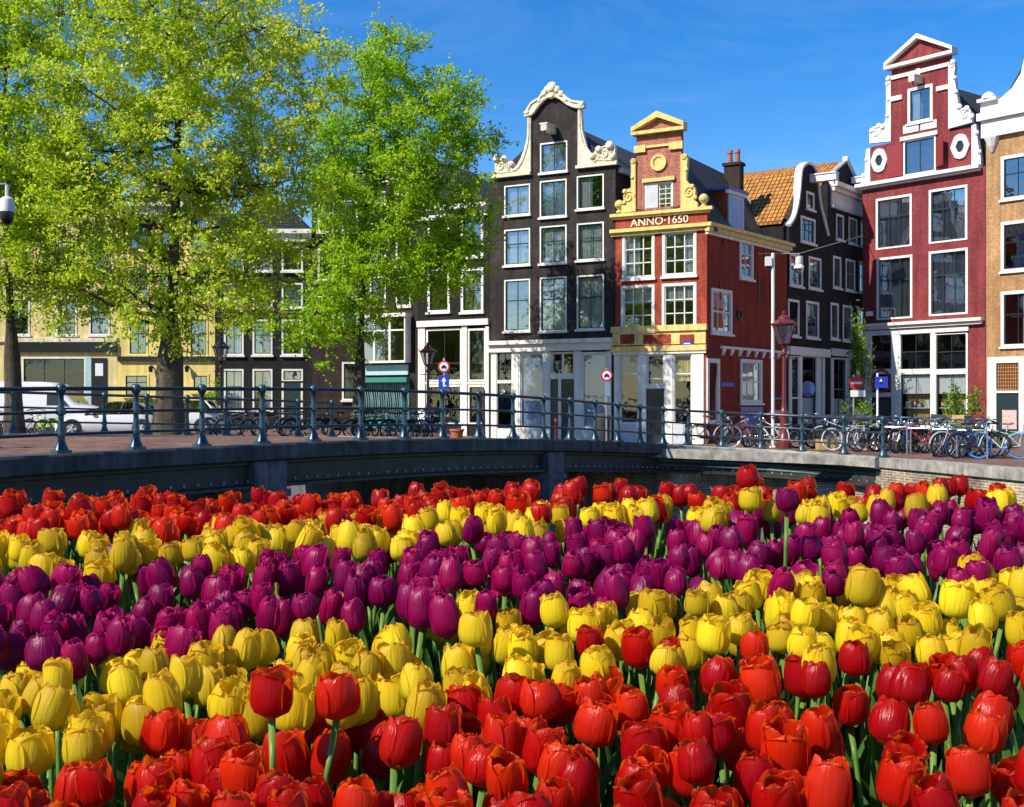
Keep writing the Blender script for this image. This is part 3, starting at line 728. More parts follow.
# ---- H: red corner house with yellow step gable
h_root = empty('corner_house', (p613.x, p613.y, 0.0), 0, 'narrow red brick corner house with yellow pedimented gable dated 1650', 'house')
h = Face(h_root, p613.x, p613.y, UX, UY); HW = -tH
SXd, SYd = .597, .802
hs_ = Face(h_root, Hc.x, Hc.y, SXd, SYd); SW = hs_.ud(787)[0]
wins = [(622.4, 654.7, 232.5, 278.5), (662.4, 696.6, 230, 275.8), (621, 654.7, 285.3, 331), (662, 696.6, 283, 328.6), (645.4, 673.2, 182.5, 210)]
rects = [h.rect(*w) for w in wins]
pui = h.rect(614.5, 704, 353.5, 444)
zc = h(660, 229)[1]; zled = h(660, 211)[1]
uN0, uN1 = h(636.5, 0)[0], h(681.8, 0)[0]; zP = h(658, 133.5)[1]; zA = h(658, 119)[1]; uA = (uN0+uN1)/2
mb = MB()
mb.plate([(0, 0), (HW-.003, 0), (HW-.003, zled), (uN1, zled), (uN1, zP), (uA, zA), (uN0, zP), (uN0, zled), (0, zled)], [hole(r) for r in rects]+[hole(pui)], 0, .2, 'red_brick')
mb.box(.2, uN0, .3, .4, zled-1, zled-.05, 'red_brick')
mb.box(0, .2, .2, 10.5, 0, zc-.1, 'red_brick')
mb.box(.2, HW-.22, 3.0, 3.1, 0, zled-.4, 'interior'); mb.box(.2, HW-.22, .4, 10.3, zled-.6, zled-.5, 'interior')
for zf in (3.9, 6.6, 9.4): mb.box(.2, HW-.22, .5, 3.0, zf, zf+.1, 'interior')
mb.build('wall', h_root, face=h)
# pale orange brick field of the neck, just proud of the wall
mb = MB(); nh = [hole(rects[4])]
mb.plate([(uN0+.01, h(640, 209)[1]), (uN1-.01, h(640, 209)[1]), (uN1-.01, zP-.02), (uA, zA-.03), (uN0+.01, zP-.02)], nh, -.03, -.004, 'orange_brick'); mb.build('gable_wall', h_root, face=h)
for i, r in enumerate(rects[:4]): window(h, r, 3, (.333, .667), fm='bright_white', sm='bright_white', case=.13, mun=.05, cur=['left', 'right', 'top', 'top'][i], sill=True)
wo2 = window(h, rects[4], 4, (.2, .4, .6, .8), fm='bright_white', sm='bright_white', case=.08, sill=False)
u0, u1, z0, z1 = rects[4]; mb = MB(); mb.box(u0+.03, (u0+u1)/2-.06, -.02, .028, z0+.05, z1-.05, 'grey_paint'); mb.build('shutter', wo2)
Y_ = 'yellow_paint'
mb = MB()
slope_trim(h, mb, 611.5, 713.5, 215, 206.2, 3.2, .22, Y_); slope_trim(h, mb, 612.5, 710, 218.3, 209.5, 2.2, .12, Y_)
slope_trim(h, mb, 611.8, 708, 231, 222.4, 3.5, .28, Y_); slope_trim(h, mb, 612.4, 708, 234.5, 226, 3.2, .14, Y_)
# pediment
u0, z0 = h(633.2, 136.6); u1, z1 = h(685.8, 130.0); zz = (z0+z1)/2
mb.box(u0, u1, -.30, .2, zz, zz+.16, Y_)
for s_, (ua, ub) in ((0, (u0, uA)), (1, (u1, uA))):
    za, zb = zz+.16, zA+.28
    pts = [(ua, za+.003), (ua, za+.22), (ub, zb+.05), (ub, zb-.24)]
    mb.plate(pts if s_ == 0 else pts[::-1], [], -.30, .2, Y_)
# entablature blocks and lintel
for a, b, c, d, fr in ((635.2, 646.4, 146, 153, .16), (670, 683.6, 142, 149.5, .16), (646.4, 670, 145, 147.2, .12), (643.4, 675.5, 178, 181.6, .16)):
    col = h.rect(a, b, c, d); mb.box(col[0], col[1], -fr, .02, col[2], col[3], Y_)
# scrolls
mb.plate([h(*p) for p in [(622.5, 213.5), (622.5, 207), (624.8, 205), (624.3, 196), (627.5, 190), (632, 188), (632, 161), (634.5, 159), (636.6, 161), (636.6, 211.5)]], [], -.14, .12, Y_)
mb.plate([h(*p) for p in [(681.6, 155), (687, 154.5), (688.6, 158), (687, 180), (689.5, 183.5), (695, 187), (696.5, 196), (694.5, 200), (698.3, 202.5), (698.3, 208), (681.6, 209)]], [], -.14, .12, Y_)
for px, py, r in ((626, 192, .13), (633.5, 178, .10), (625.5, 203, .12), (687.5, 170, .10), (693, 187, .13), (696, 198, .12)): knob(h, mb, px, py, r, Y_, -.15)
for px, py, r in ((630, 197.5, .30), (690.5, 193, .30), (634.3, 162, .13), (685, 157.5, .14)): spiral(h, mb, px, py, r, Y_, -.15, w=.045)
for px, py in ((619.4, 207.5), (703.8, 201.5)):
    u, z = h(px, py); mb.lathe([(.16, -.36), (.16, -.28), (.08, -.24), (.10, -.2), (.22, -.06), (.24, .05), (.18, .19), (.06, .26), (.01, .27)], (u, .0, z+.1), Y_, 10)
mb.plate([(u0+.12, zz+.163), (u1-.12, zz+.163), (uA, zA+.12)], [], -.04, .18, 'orange_brick')
mb.build('gable_trim', h_root, face=h)
u, z = h(659.2, 162.8); mb = MB()
ring = [(.36, 0), (.40, .04), (.40, .09), (.30, .09), (.26, .05), (.24, .035)]
i = len(mb.v); mb.lathe([(.40, .0), (.40, .10), (.27, .10), (.24, .05), (.02, .05)], (u, -.03, z), Y_, 24, axis='y'); mb.build('oculus', h_root, face=h)
# band above shop with red panels
mb = MB(); slope_trim(h, mb, 612, 707.5, 327.3, 323.6, 6, .16, Y_); slope_trim(h, mb, 613, 706, 333.3, 329.6, 13, .06, Y_); slope_trim(h, mb, 612, 707, 347, 344.5, 5.5, .18, Y_)
for a, b in ((620.8, 635), (643.8, 671.4), (680.2, 694.8)):
    r = h.rect(a, b, 333.5, 345); mb.box(r[0], r[1], -.075, -.055, r[2]+.05, r[3]-.05, 'red_brick')
mb.build('string_course', h_root, face=h)
r = h.rect(683, 692.5, 341.5, 345); mb = MB(); mb.box(r[0], r[1], -.10, -.077, r[2]-.03, r[3]+.03, 'sign_blue'); mb.box(r[0]+.08, r[1]-.08, -.106, -.101, r[2]+.05, r[3]-.07, 'sign_white'); mb.build('street_sign', h_root, face=h)
# ANNO 1650
def text_mesh(txt, size, m, parent, loc, face, ext=.012, squeeze=1.0, name='lettering'):
    cu = bpy.data.curves.new(name, 'FONT'); cu.body = txt; cu.size = size; cu.align_x = 'CENTER'; cu.align_y = 'CENTER'; cu.extrude = ext; cu.offset = .004
    to = bpy.data.objects.new('t', cu); COL.objects.link(to)
    dg = bpy.context.evaluated_depsgraph_get(); me = bpy.data.meshes.new_from_object(to.evaluated_get(dg)); bpy.data.objects.remove(to)
    me.name = name
    for v in me.vertices: v.co = Vector((v.co.x*squeeze+loc[0], loc[1]-v.co.z, v.co.y+loc[2]))
    me.materials.clear(); me.materials.append(MATS[m])
    o = bpy.data.objects.new(name, me); COL.objects.link(o); o.parent = parent
    if face: o.location = face.off; o.rotation_euler.z = face.ang
    return o
u, z = h(659.5, 221.2); text_mesh('ANNO·1650', .50, 'stone_cream', h_root, (u, -.035, z), h, squeeze=1.12, name='date_lettering')
# shopfront of H
mb = MB()
for a, b in ((614.5, 619.2), (639.3, 646.2), (664.6, 672.6), (692.6, 704)): col_(h, mb, a, b, 353, 444.5)
r = h.rect(613.5, 706.5, 350.3, 354); mb.box(r[0], r[1], -.12, .1, r[2], r[3], W_)
for a, b in ((619.2, 639.3), (672.6, 692.6)): col_(h, mb, a, b, 424, 444.5, .02, B_w)
col_(h, mb, 646.2, 664.6, 385.5, 388.5, .02)
mb.build('shopfront', h_root, face=h)
window(h, h.rect(619.2, 639.3, 354, 424), 1, (.27,), case=.06, sill=False, sm='bright_white', glassm='shop_glass', name='shop_window')
window(h, h.rect(672.6, 692.6, 354, 424), 1, (.27,), case=.06, sill=False, sm='bright_white', glassm='shop_glass', name='shop_window', cur='top', cm='cream_render')
window(h, h.rect(646.2, 664.6, 354, 385.5), 1, (.8,), case=.06, sill=False, sm='bright_white', glassm='shop_glass', name='transom_window')
u0, u1, z0, z1 = h.rect(646.4, 664.4, 388.5, 445); mb = MB(); mb.box(u0, u1, .05, .1, max(z0, 0), z1, 'dark_door'); mb.box(u0+.12, u1-.12, .035, .049, z0+.6, z1-.2, 'black_paint'); d = mb.build('door', h_root, face=h)
mb = MB(); mb.tube([(u1-.09, .0, z0+.9), (u1-.09, .0, z0+1.4)], .025, 'chrome', 6); mb.build('handle', d)
# side facade
swin = [(739.2, 752.6, 240.5, 279), (710.7, 731.4, 289.3, 333.6), (740, 761.4, 359.5, 403), (706.5, 719, 358.5, 424)]
srect = [hs_.rect(*w) for w in swin]
zcs = hs_(747, 241)[1]
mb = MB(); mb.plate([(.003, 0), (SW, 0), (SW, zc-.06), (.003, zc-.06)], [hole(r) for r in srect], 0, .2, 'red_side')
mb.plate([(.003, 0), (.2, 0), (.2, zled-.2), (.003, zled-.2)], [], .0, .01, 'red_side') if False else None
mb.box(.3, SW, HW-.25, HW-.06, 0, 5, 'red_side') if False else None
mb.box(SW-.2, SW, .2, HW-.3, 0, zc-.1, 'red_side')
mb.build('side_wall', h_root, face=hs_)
for i, r in enumerate(srect[:3]): window(hs_, r, [2, 3, 3][i], (.5,) if i else (.33, .66), fm='bright_white', sm='bright_white', case=.15, mun=.05, cur=[None, 'top', 'full'][i], depth=-.03)
window(hs_, srect[3], 1, (.28,), fm='white_paint', sm='bright_white', case=.2, sill=False, glassm='shop_glass', name='shop_window', depth=-.03)
mb = MB()
zt = zled-.05; mb.box(-.25, SW+.3, -.34, .02, zc-.05, zc+.12, Y_); mb.box(-.18, SW+.2, -.22, .02, zc-.28, zc-.053, Y_); mb.box(-.12, SW+.1, -.12, .02, zc-.42, zc-.283, W_)
mb.build('cornice', h_root, face=hs_)
mb = MB(); zb_ = hs_(747, 351)[1]; mb.box(1.3, SW, -.14, .02, zb_+.02, zb_+.14, W_)
for k in range(9):
    x = 1.5+k*(SW-1.9)/8; mb.plate([(x, zb_+.017), (x, zb_-.30), (x+.30, zb_+.017)][::1], [], -.12, .02, W_)
mb.build('corbel_band', h_root, face=hs_)
r = hs_.rect(720, 733, 382.5, 386.5); mb = MB(); mb.box(r[0], r[1], -.05, -.004, r[2], r[3], 'sign_blue'); mb.build('street_sign', h_root, face=hs_)
r = hs_.rect(740, 762, 404, 436); mb = MB(); mb.box(r[0], r[1], -.06, -.004, max(r[2], .02), r[3]-.15, 'blue_grey_paint'); mb.box(r[0]+.15, r[1]-.15, -.08, -.063, .2, r[3]-.35, 'sign_blue'); mb.build('cellar_hatch', h_root, face=hs_)
u, z = hs_(739, 314.5); mb = MB(); mb.lathe([(.26, 0), (.26, .08), (.18, .09), (.15, .02)], (u, -.003, z), 'black_paint', 16, axis='y'); mb.build('vent', h_root, face=hs_)
for px, y0, y1 in ((723.5, 232, 245), (737.5, 232, 246), (720, 281, 300), (758, 275, 300), (770, 282, 305), (773, 300, 320), (764, 246, 258)):
    u, za = hs_(px, y0); _, zb2 = hs_(px, y1); mb = MB(); mb.box(u-.04, u+.04, -.05, -.002, zb2, za, 'black_paint'); mb.build('wall_anchor', h_root, face=hs_)
# roof of H: ridge runs back from the gable
zr = h(660, 143)[1]
gable_roof(h, .0, HW+.15, zc+.14, zr, .25, 10.6, 'slate_tiles', over=.15)
mb = MB(); rr = zr; e = zc+.14
mb.plate([(HW+.45, e-.35), (HW+.45, e-.05), (HW/2, rr+.15), (HW/2, rr-.2)], [], 10.55, 10.75, 'lead'); mb.plate([(-.3, e-.1), (HW/2, rr-.2), (HW/2, rr+.15), (-.3, e+.2)], [], 10.55, 10.75, 'lead'); mb.build('verge', h_root, face=h)
# dormer towards the side street
r = hs_.rect(737.5, 753, 195, 229); dz0, dz1 = r[2], r[3]
mb = MB(); mb.box(r[0], r[1], .55, 2.0, dz0-.2, dz1+.2, 'red_brick'); mb.box(r[0]-.25, r[1]+.25, .35, 2.3, dz1+.2, dz1+.33, 'blue_lead'); mb.box(r[0]-.2, r[1]+.2, .40, .56, dz1+.02, dz1+.197, 'bright_white'); dm = mb.build('dormer', h_root, face=hs_)
mb = MB(); mb.box(r[0]+.05, r[1]-.05, .46, .545, dz0-.2, dz1, 'light_blue_paint'); mb.poly([(r[0]+.2, .455, dz0), (r[1]-.2, .455, dz0), (r[1]-.2, .455, dz1-.15), (r[0]+.2, .455, dz1-.15)], 'blue_blind')
mb.box((r[0]+r[1])/2-.03, (r[0]+r[1])/2+.03, .43, .45, dz0, dz1-.15, 'bright_white'); mb.build('dormer_window', dm)
def chimney(f, u, y, z0, w, d, hgt, pots, m='chimney_clay', potm='chimney_clay', ph=.7):
    mb = MB(); mb.box(u-w/2, u+w/2, y-d/2, y+d/2, z0, z0+hgt, m); mb.box(u-w/2-.08, u+w/2+.08, y-d/2-.08, y+d/2+.08, z0+hgt+.003, z0+hgt+.16, m)
    c = mb.build('chimney', f.root, face=f)
    for k in range(pots):
        x = u+(k-(pots-1)/2)*.42; p = MB(); p.lathe([(.15, 0), (.13, ph*.7), (.17, ph*.75), (.15, ph)], (x, y, z0+hgt+.165), potm, 10); p.build('chimney_pot', c, smooth=True)
chimney(h, HW/2+.7, 8.6, zr-1.2, .9, .6, 1.5, 2, 'dark_brown_brick')
chimney(h, h(637, 0)[0], 2.6, zled-.6, .5, .4, h(637, 135)[1]-zled+.4, 2, 'lead', 'lead', 1.3)

# ---- I: dark bell gable house with orange roof, in the side street
pI = Hc+Vector((SXd, SYd))*SW
i_root = empty('canal_house', (pI.x, pI.y, .05), 0, 'dark house with white edged bell gable and mossy orange tile roof', 'house')
fi = Face(i_root, pI.x+.02, pI.y+.03, SXd, SYd); IW = fi.ud(827.5)[0]
left = scurve([(789, 226), (794, 218), (797.5, 205), (799.5, 190), (801, 172), (803.5, 166.5), (808, 164), (813, 166)], 3); right = scurve([(816.5, 173), (818, 190), (820, 206), (824, 222), (827.4, 236)], 3)
outl = [(0, 0), (IW, 0)]+[fi(*p) for p in reversed(left+right)]
outl = [(min(max(a, 0), IW), b) for a, b in outl]
wins = [(806, 814, 192, 209.5), (800.5, 815, 217.5, 243), (789.6, 802.5, 254.5, 286), (808.5, 821, 257.5, 289), (786.5+1.5, 799, 299.5, 336), (806, 818.6, 301.5, 338)]
rects = [fi.rect(*w) for w in wins]; ipui = fi.rect(788.5, 824, 356, 436)
mb = MB(); mb.plate(outl, [hole(r) for r in rects]+[hole(ipui)], 0, .22, 'black_brick'); zi = fi(789, 224)[1]
body(fi, IW, 9, zi-.05, 'black_brick', mb); mb.build('wall', i_root, face=fi)
for k, r in enumerate(rects): window(fi, r, [1, 3, 2, 2, 2, 2][k], [(), (.5,), (.45,), (.45,), (.45,), (.45,)][k], fm='white_paint', case=.13, cur=['full', None, 'top', 'top', 'top', 'top'][k])
mb = MB(); path_ = [fi(*p) for p in left+right]
for (a, b), (c, d) in zip(path_, path_[1:]):
    w = .12
    t = Vector((c-a, d-b)).normalized(); nn = Vector((-t.y, t.x))*w
    mb.plate([(a-nn.x*.2, b-nn.y*.2), (c-nn.x*.2, d-nn.y*.2), (c+nn.x, d+nn.y), (a+nn.x, b+nn.y)], [], -.10, .30, 'bright_white')
mb.build('gable_trim', i_root, face=fi)
hoist(fi, 811, 178, 1.5, 'bright_white', .2, .26)
ziR = fi(808, 171)[1]
gable_roof(fi, 0, IW, zi+.3, ziR, .25, 9, 'orange_tiles')
mb = MB(); r = fi.rect(787.5, 825, 346, 356); mb.box(0.02, IW-.02, -.2, .02, r[2], r[3]-.1, W_)
for a, b in ((788.5, 791), (798.5, 801.5), (816.5, 820), (822, 824)): col_(fi, mb, a, b, 356, 436)
col_(fi, mb, 791, 798.5, 397, 399, .02); mb.build('shopfront', i_root, face=fi)
for a, b in ((791, 798.5), (801.5, 816.5)): window(fi, fi.rect(a, b, 356, 432), 1, (.5,), case=.06, sill=False, glassm='shop_glass', name='shop_window', cur='low' if a > 800 else None)

# ---- J: black corniced house behind it
pJ = pI+Vector((SXd, SYd))*(IW+.05)
j_root = empty('canal_house', (pJ.x, pJ.y, .1), 0, 'black house with a heavy white cornice beside the bell gable', 'house')
fj = Face(j_root, pJ.x, pJ.y, SXd, SYd); JW = fj.ud(869)[0]
zj = fj(847, 190)[1]
wins = [(836, 843.5, 214.5, 240), (848.5, 857, 218, 244), (860.5, 867, 221, 247), (833, 841, 256.5, 288), (845.5, 855, 259.5, 291), (859, 867, 262, 293), (830.6, 838.3, 303, 339), (842.7, 852, 305.5, 341), (857, 866, 308, 343)]
rects = [fj.rect(*w) for w in wins]; jp = fj.rect(830.5, 867, 358, 434)
mb = MB(); mb.plate([(0, 0), (JW, 0), (JW, zj), (0, zj)], [hole(r) for r in rects]+[hole(jp)], 0, .22, 'black_brick'); body(fj, JW, 9, zj-.1, 'black_brick', mb); mb.build('wall', j_root, face=fj)
for k, r in enumerate(rects): window(fj, r, 2, (.45,), fm='white_paint', case=.13, cur='top' if k % 2 else None)
j0 = fj.ud(830.5)[0]; mb = MB(); mb.box(j0-.1, JW+.1, -.45, .1, zj-.15, zj+.12, 'bright_white'); mb.box(j0-.05, JW+.05, -.28, .05, zj-.4, zj-.153, 'bright_white'); mb.box(j0, JW, -.12, -.003, zj-1.2, zj-.403, 'bright_white'); mb.box(j0-.02, JW, -.18, -.003, zj-1.35, zj-1.203, 'grey_paint'); mb.build('cornice', j_root, face=fj)
zjr = fj(851, 161)[1]
gable_roof(fj, 0.1, JW-.1, zj+.1, zjr, .3, 9, 'orange_tiles')
mb = MB(); c = JW/2
mb.plate([(JW, zj+.0), (c, zjr+.25), (c, zjr-.1), (JW, zj-.4)][::-1], [], .1, .4, 'bright_white'); mb.plate([(0, zj+.1), (c, zjr-.1), (c, zjr+.02), (0, zj+.22)], [], .12, .4, 'lead'); mb.plate([(.3, zj), (JW-.3, zj), (c, zjr-.12)], [], .14, .28, 'black_brick')
mb.build('verge', j_root, face=fj)
hoist(fj, 853, 180, 1.2, 'bright_white', .16, .2)
mb = MB()
for a, b in ((830.5, 833), (846, 849.5), (863.5, 867)): col_(fj, mb, a, b, 358, 434, .05, 'grey_paint')
col_(fj, mb, 830.5, 867, 350, 357, .1, 'grey_paint'); mb.build('shopfront', j_root, face=fj)
for a, b in ((833, 846), (849.5, 863.5)): window(fj, fj.rect(a, b, 358, 432), 2, (.42,), case=.06, sill=False, glassm='shop_glass', name='shop_window', cur='low')

# ---- K: burgundy gabled shop house
KX, KY = .62, -.78
dK = 70.0; pK = Vector(((862.5-CX)*dK/F, dK))
k_root = empty('canal_house', (pK.x, pK.y, .32), 0, 'tall burgundy brick house with white pedimented neck gable above a white framed shop', 'house')
k = Face(k_root, pK.x, pK.y, KX, KY); KW = k.ud(985.5)[0]
wins = [(876, 912, 196.3, 248), (929, 967.6, 187.3, 241.8), (876.8, 912.5, 256.4, 319), (929, 968, 249.6, 315), (903.5, 936, 138, 173.5), (907.8, 932.8, 86.2, 121.8)]
rects = [k.rect(*w) for w in wins]; kp = k.rect(863.8, 968.3, 333, 431)
zl = k(921, 176.5)[1]; kz = lambda px, py: k(px, py)
uk0, uk1 = k(871, 0)[0], k(973, 0)[0]; zw = k(921, 137)[1]
n0, n1 = k(891.6, 0)[0], k(949.6, 0)[0]; zp = k(921, 62)[1]; na = (n0+n1)/2; zap = k(917.5, 42.5)[1]
mb = MB(); mb.plate([(0, 0), (KW, 0), (KW, zl), (uk1, zl), (uk1, zw), (n1, zw), (n1, zp), (na, zap), (n0, zp), (n0, zw), (uk0, zw), (uk0, zl), (0, zl)], [hole(r) for r in rects]+[hole(kp)], 0, .24, 'burgundy_brick')
body(k, KW, 12, zl-.2, 'burgundy_brick', mb, thick=.24); mb.build('wall', k_root, face=k)
for q, r in enumerate(rects[:4]): window(k, r, 3, (.36,), fm='bright_white', sm='green_sash', case=.135, cur='full', cm='reflection_curtain', mun=.04, sill=False, glassm='sky_glass')  # full curtains here paint the sky reflection of the upper panes
window(k, rects[4], 2, (), fm='bright_white', sm='green_sash', case=.10, sill=False, mun=.06); window(k, rects[5], 2, (), fm='bright_white', sm='green_sash', case=.16, sill=True, cur='left')
mb = MB(); BW = 'bright_white'
slope_trim(k, mb, 858.8, 982.5, 185.5, 164.5, 3.5, .42, BW); slope_trim(k, mb, 860.5, 981, 189, 168, 2.3, .22, BW)
# pediment
u0, u1 = k(887.2, 0)[0], k(955.4, 0)[0]; zz = zp-.02
mb.box(u0, u1, -.36, .24, zz, zz+.18, BW)
for s_, (ua, ub) in ((0, (u0, na)), (1, (u1, na))):
    pts = [(ua, zz+.183), (ua, zz+.38), (ub, zap+.42), (ub, zap+.16)]
    mb.plate(pts if s_ == 0 else pts[::-1], [], -.36, .24, BW)
mb.plate([(u0+.1, zz+.184), (u1-.1, zz+.184), (na, zap+.30)], [], -.05, .22, 'burgundy_brick')
for a, b, c, d, fr in ((891.2, 950, 69.5, 73.2, .10), (917, 921, 69, 75, .14), (891.2, 902.6, 96, 100.6, .10), (937, 951, 85.5, 90, .10), (903.5, 919, 124.5, 132.5, .05), (921, 937, 121, 129, .05), (901.2, 938.6, 134, 138, .14)):
    r = k.rect(a, b, c, d); mb.box(r[0], r[1], -fr, .02, r[2], r[3], BW)
# scrolls
mb.plate([k(*p) for p in [(870.6, 143.5), (870.6, 131), (874, 127), (880, 125.5), (884, 128), (887, 118), (887.4, 80), (889.5, 78.5), (891.8, 81), (891.8, 141.5)]], [], -.12, .14, BW)
mb.plate([k(*p) for p in [(949.4, 65.5), (955.6, 61.5), (956.2, 68), (955.3, 74), (957.5, 92), (960, 108.5), (968.5, 108), (973.4, 114.5), (973, 122.5), (949.4, 129)]], [], -.12, .14, BW)
mb.plate([k(*p) for p in [(862.2, 183), (862.2, 177), (866, 172), (867.2, 150), (871.2, 148), (871.2, 182)]], [], -.12, .14, BW)
mb.plate([k(*p) for p in [(972.6, 126), (977, 124), (979, 142), (981.8, 158), (981.8, 164.5), (972.6, 166.5)]], [], -.12, .14, BW)
for px, py, r in ((889.6, 79, .17), (889.4, 100, .12), (888.5, 116, .13), (884, 127, .18), (873, 131, .16), (880, 126, .16), (954, 62.5, .17), (956, 78, .12), (957, 92, .13), (960.5, 107, .17), (968, 109, .18), (973, 117, .14), (867.5, 160, .12), (978, 133, .14), (980.5, 152, .13), (864.5, 176, .14)): knob(k, mb, px, py, r, BW, -.13)
for px, py, r in ((877, 133, .32), (966, 114.5, .34), (888.8, 84, .14), (953.4, 66, .14)): spiral(k, mb, px, py, r, BW, -.13)
mb.build('gable_trim', k_root, face=k)
for px, py in ((879.8, 160.5), (960.8, 146.5)):
    u, z = k(px, py); mb = MB()
    def ell(a, b, n=20): return [(u+a*math.cos(2*math.pi*t/n)*(1+.08*math.cos(6*math.pi*2*t/n)), z+b*math.sin(2*math.pi*t/n)) for t in range(n)]
    mb.plate(ell(.52, .68), [ell(.24, .32)], -.11, -.002, BW); mb.plate(ell(.24, .32), [], -.02, -.004, 'dark_sash'); mb.build('oval_window', k_root, face=k)
r = k.rect(887.6, 903.2, 143.5, 178.5); mb = MB(); mb.box(r[0], r[1], -.08, -.003, r[2]+.1, r[3]-.1, 'red_shutter'); mb.box(r[0]+.1, r[1]-.1, -.095, -.083, r[2]+.25, r[3]-.25, 'red_shutter'); mb.build('shutter', k_root, face=k)
r = k.rect(936.6, 947, 135, 168.5); mb = MB(); mb.v = [(r[0], -.05, r[2]+.1), (r[1]+.05, -.45, r[2]+.1), (r[1]+.05, -.45, r[3]-.1), (r[0], -.05, r[3]-.1), (r[0], -.10, r[2]+.1), (r[1]+.0, -.51, r[2]+.1), (r[1]+.0, -.51, r[3]-.1), (r[0], -.10, r[3]-.1)]
for q in ((0, 1, 2, 3), (4, 7, 6, 5), (0, 4, 5, 1), (1, 5, 6, 2), (2, 6, 7, 3), (3, 7, 4, 0)): mb.face(q, 'red_shutter')
mb.build('shutter', k_root, face=k)
hoist(k, 920.5, 80, .9, 'stone_cream', .18, .22)
gable_roof(k, .2, KW-.2, zl-.1, k(921, 78)[1], .3, 12, 'slate_tiles', over=.05)
mb = MB(); slope_trim(k, mb, 861, 984.5, 325.5, 316.5, 3, .38, BW); slope_trim(k, mb, 862, 983, 328.5, 319.8, 3, .22, BW); slope_trim(k, mb, 863.5, 969, 332, 325, 5, .08, BW); mb.build('cornice', k_root, face=k)
mb = MB()
for a, b in ((863.8, 871.2), (891.8, 900.4), (931.2, 935.8), (966.8, 968.3)): col_(k, mb, a, b, 333, 431, .06, BW)
for a, b in ((871.2, 891.8), (900.4, 931.2), (935.8, 966.8)): col_(k, mb, a, b, 369.5, 373.5, .04, BW)
for a, b in ((900.4, 931.2), (935.8, 966.8)): col_(k, mb, a, b, 425.8, 431, .05, BW)
col_(k, mb, 871.2, 891.8, 393, 397, .04, BW); mb.build('shopfront', k_root, face=k)
r = k.rect(899, 970, 431.5, 441); mb = MB(); mb.box(r[0], r[1], -.05, -.003, max(r[2], 0), r[3], 'red_plinth'); mb.build('plinth', k_root, face=k)
for a, b in ((871.2, 891.8), (900.4, 931.2), (935.8, 966.8)): window(k, k.rect(a, b, 333.5, 369.5), 2, (.5,), fm='bright_white', sm='green_sash', case=.04, sill=False, glassm='shop_glass', name='transom_window', cur=None)
for a, b in ((900.4, 931.2), (935.8, 966.8)): window(k, k.rect(a, b, 373.5, 425.8), 2, (), fm='bright_white', sm='green_sash', case=.04, sill=False, glassm='shop_glass', name='shop_window', cur='top', mun=.025, cm='sign_white')
window(k, k.rect(871.2, 891.8, 373.5, 393), 1, (), fm='bright_white', sm='dark_sash', case=.04, sill=False, glassm='shop_glass', name='transom_window')
u0, u1, z0, z1 = k.rect(871.4, 891.6, 397, 436); mb = MB(); mb.box(u0, u1, .04, .09, max(z0, .02), z1, 'dark_door'); mb.box(u0+.2, u1-.2, .025, .039, .7, z1-.2, 'interior'); mb.build('door', k_root, face=k)
u, z = k(881.5, 381); mb = MB(); mb.torus((u, .0, z), .62, .09, 'red_plinth', 24, 6); mb.build('round_sign', k_root, face=k)
r = k.rect(866.5, 873, 311.5, 316); mb = MB(); mb.box(r[0], r[1], -.05, -.003, r[2], r[3], 'sign_white'); mb.build('street_sign', k_root, face=k)
# shelves in the shop window and the goods on them
for a, b in ((901, 930.5), (936.5, 966.2)):
    r = k.rect(a, b, 407.5, 408.5); mb = MB(); mb.box(r[0], r[1], .22, .5, r[2], r[3], 'bright_white'); mb.box(r[0], r[1], .55, .6, r[2]-1.3, r[3]+1.2, 'wood_box'); mb.build('display_shelf', k_root, face=k)
    r2 = k.rect(a, b, 424.3, 425.6); 
    for lev, zz_ in ((0, r[3]), (1, r2[3])):
        x = r[0]+.12
        while x < r[1]-.3:
            w = random.uniform(.14, .32); hh = random.uniform(.15, .5); m_ = random.choice(['item_white', 'item_white', 'item_white', 'item_yellow', 'item_blue', 'item_red'])
            mb = MB(); mb.box(-w/2, w/2, -.1, .1, 0, hh, m_); mb.box(-w/2+.02, w/2-.02, -.103, -.1005, hh*.3, hh*.7, 'item_white'); o = mb.build('package')
            o.location = k.wpos(x+w/2, .36, zz_); o.rotation_euler.z = k.ang
            tag(o, 'small boxed ware on a shelf behind the glass of the burgundy shop', 'package', 'goods in the shop window'); x += w+random.uniform(.06, .3)

# ---- L: tan brick house at the edge
pL = pK+Vector((KX, KY)).normalized()*(KW+.03)
l_root = empty('canal_house', (pL.x, pL.y, .38), 0, 'tan brick house with big white gable and dark door, cut off by the picture edge', 'house')
l = Face(l_root, pL.x, pL.y, KX, KY); LW = 6.6
u0 = l(1001, 0)[0]; u1 = l(1048, 0)[0]
def lrect(py0, py1, a=0, b=1): z0, z1 = l(1012, py1)[1], l(1012, py0)[1]; return (u0 if a == 0 else 4.0, 2.7 if a == 0 else 5.9, z0, z1)
rects = [lrect(155, 199, i) for i in (0, 1)]+[lrect(221, 271, i) for i in (0, 1)]+[lrect(291, 346.5, i) for i in (0, 1)]
zt = l(1000, 136)[1]; zn = l(1000, 60)[1]; lp = (l(987, 0)[0]+.05, LW-.3, .02, l(1000, 357)[1])
mb = MB(); mb.plate([(0, 0), (LW, 0), (LW, zt), (0, zt)], [hole(r) for r in rects]+[hole(lp)], 0, .24, 'tan_brick'); body(l, LW, 12, zt-.1, 'tan_brick', mb, thick=.24); mb.build('wall', l_root, face=l)
for q, r in enumerate(rects): window(l, r, 2, (.4,), fm='bright_white', sm='dark_sash', case=.17, cur=[None, None, None, 'left', 'right', 'full'][q])
mb = MB(); zt2 = zt+.003
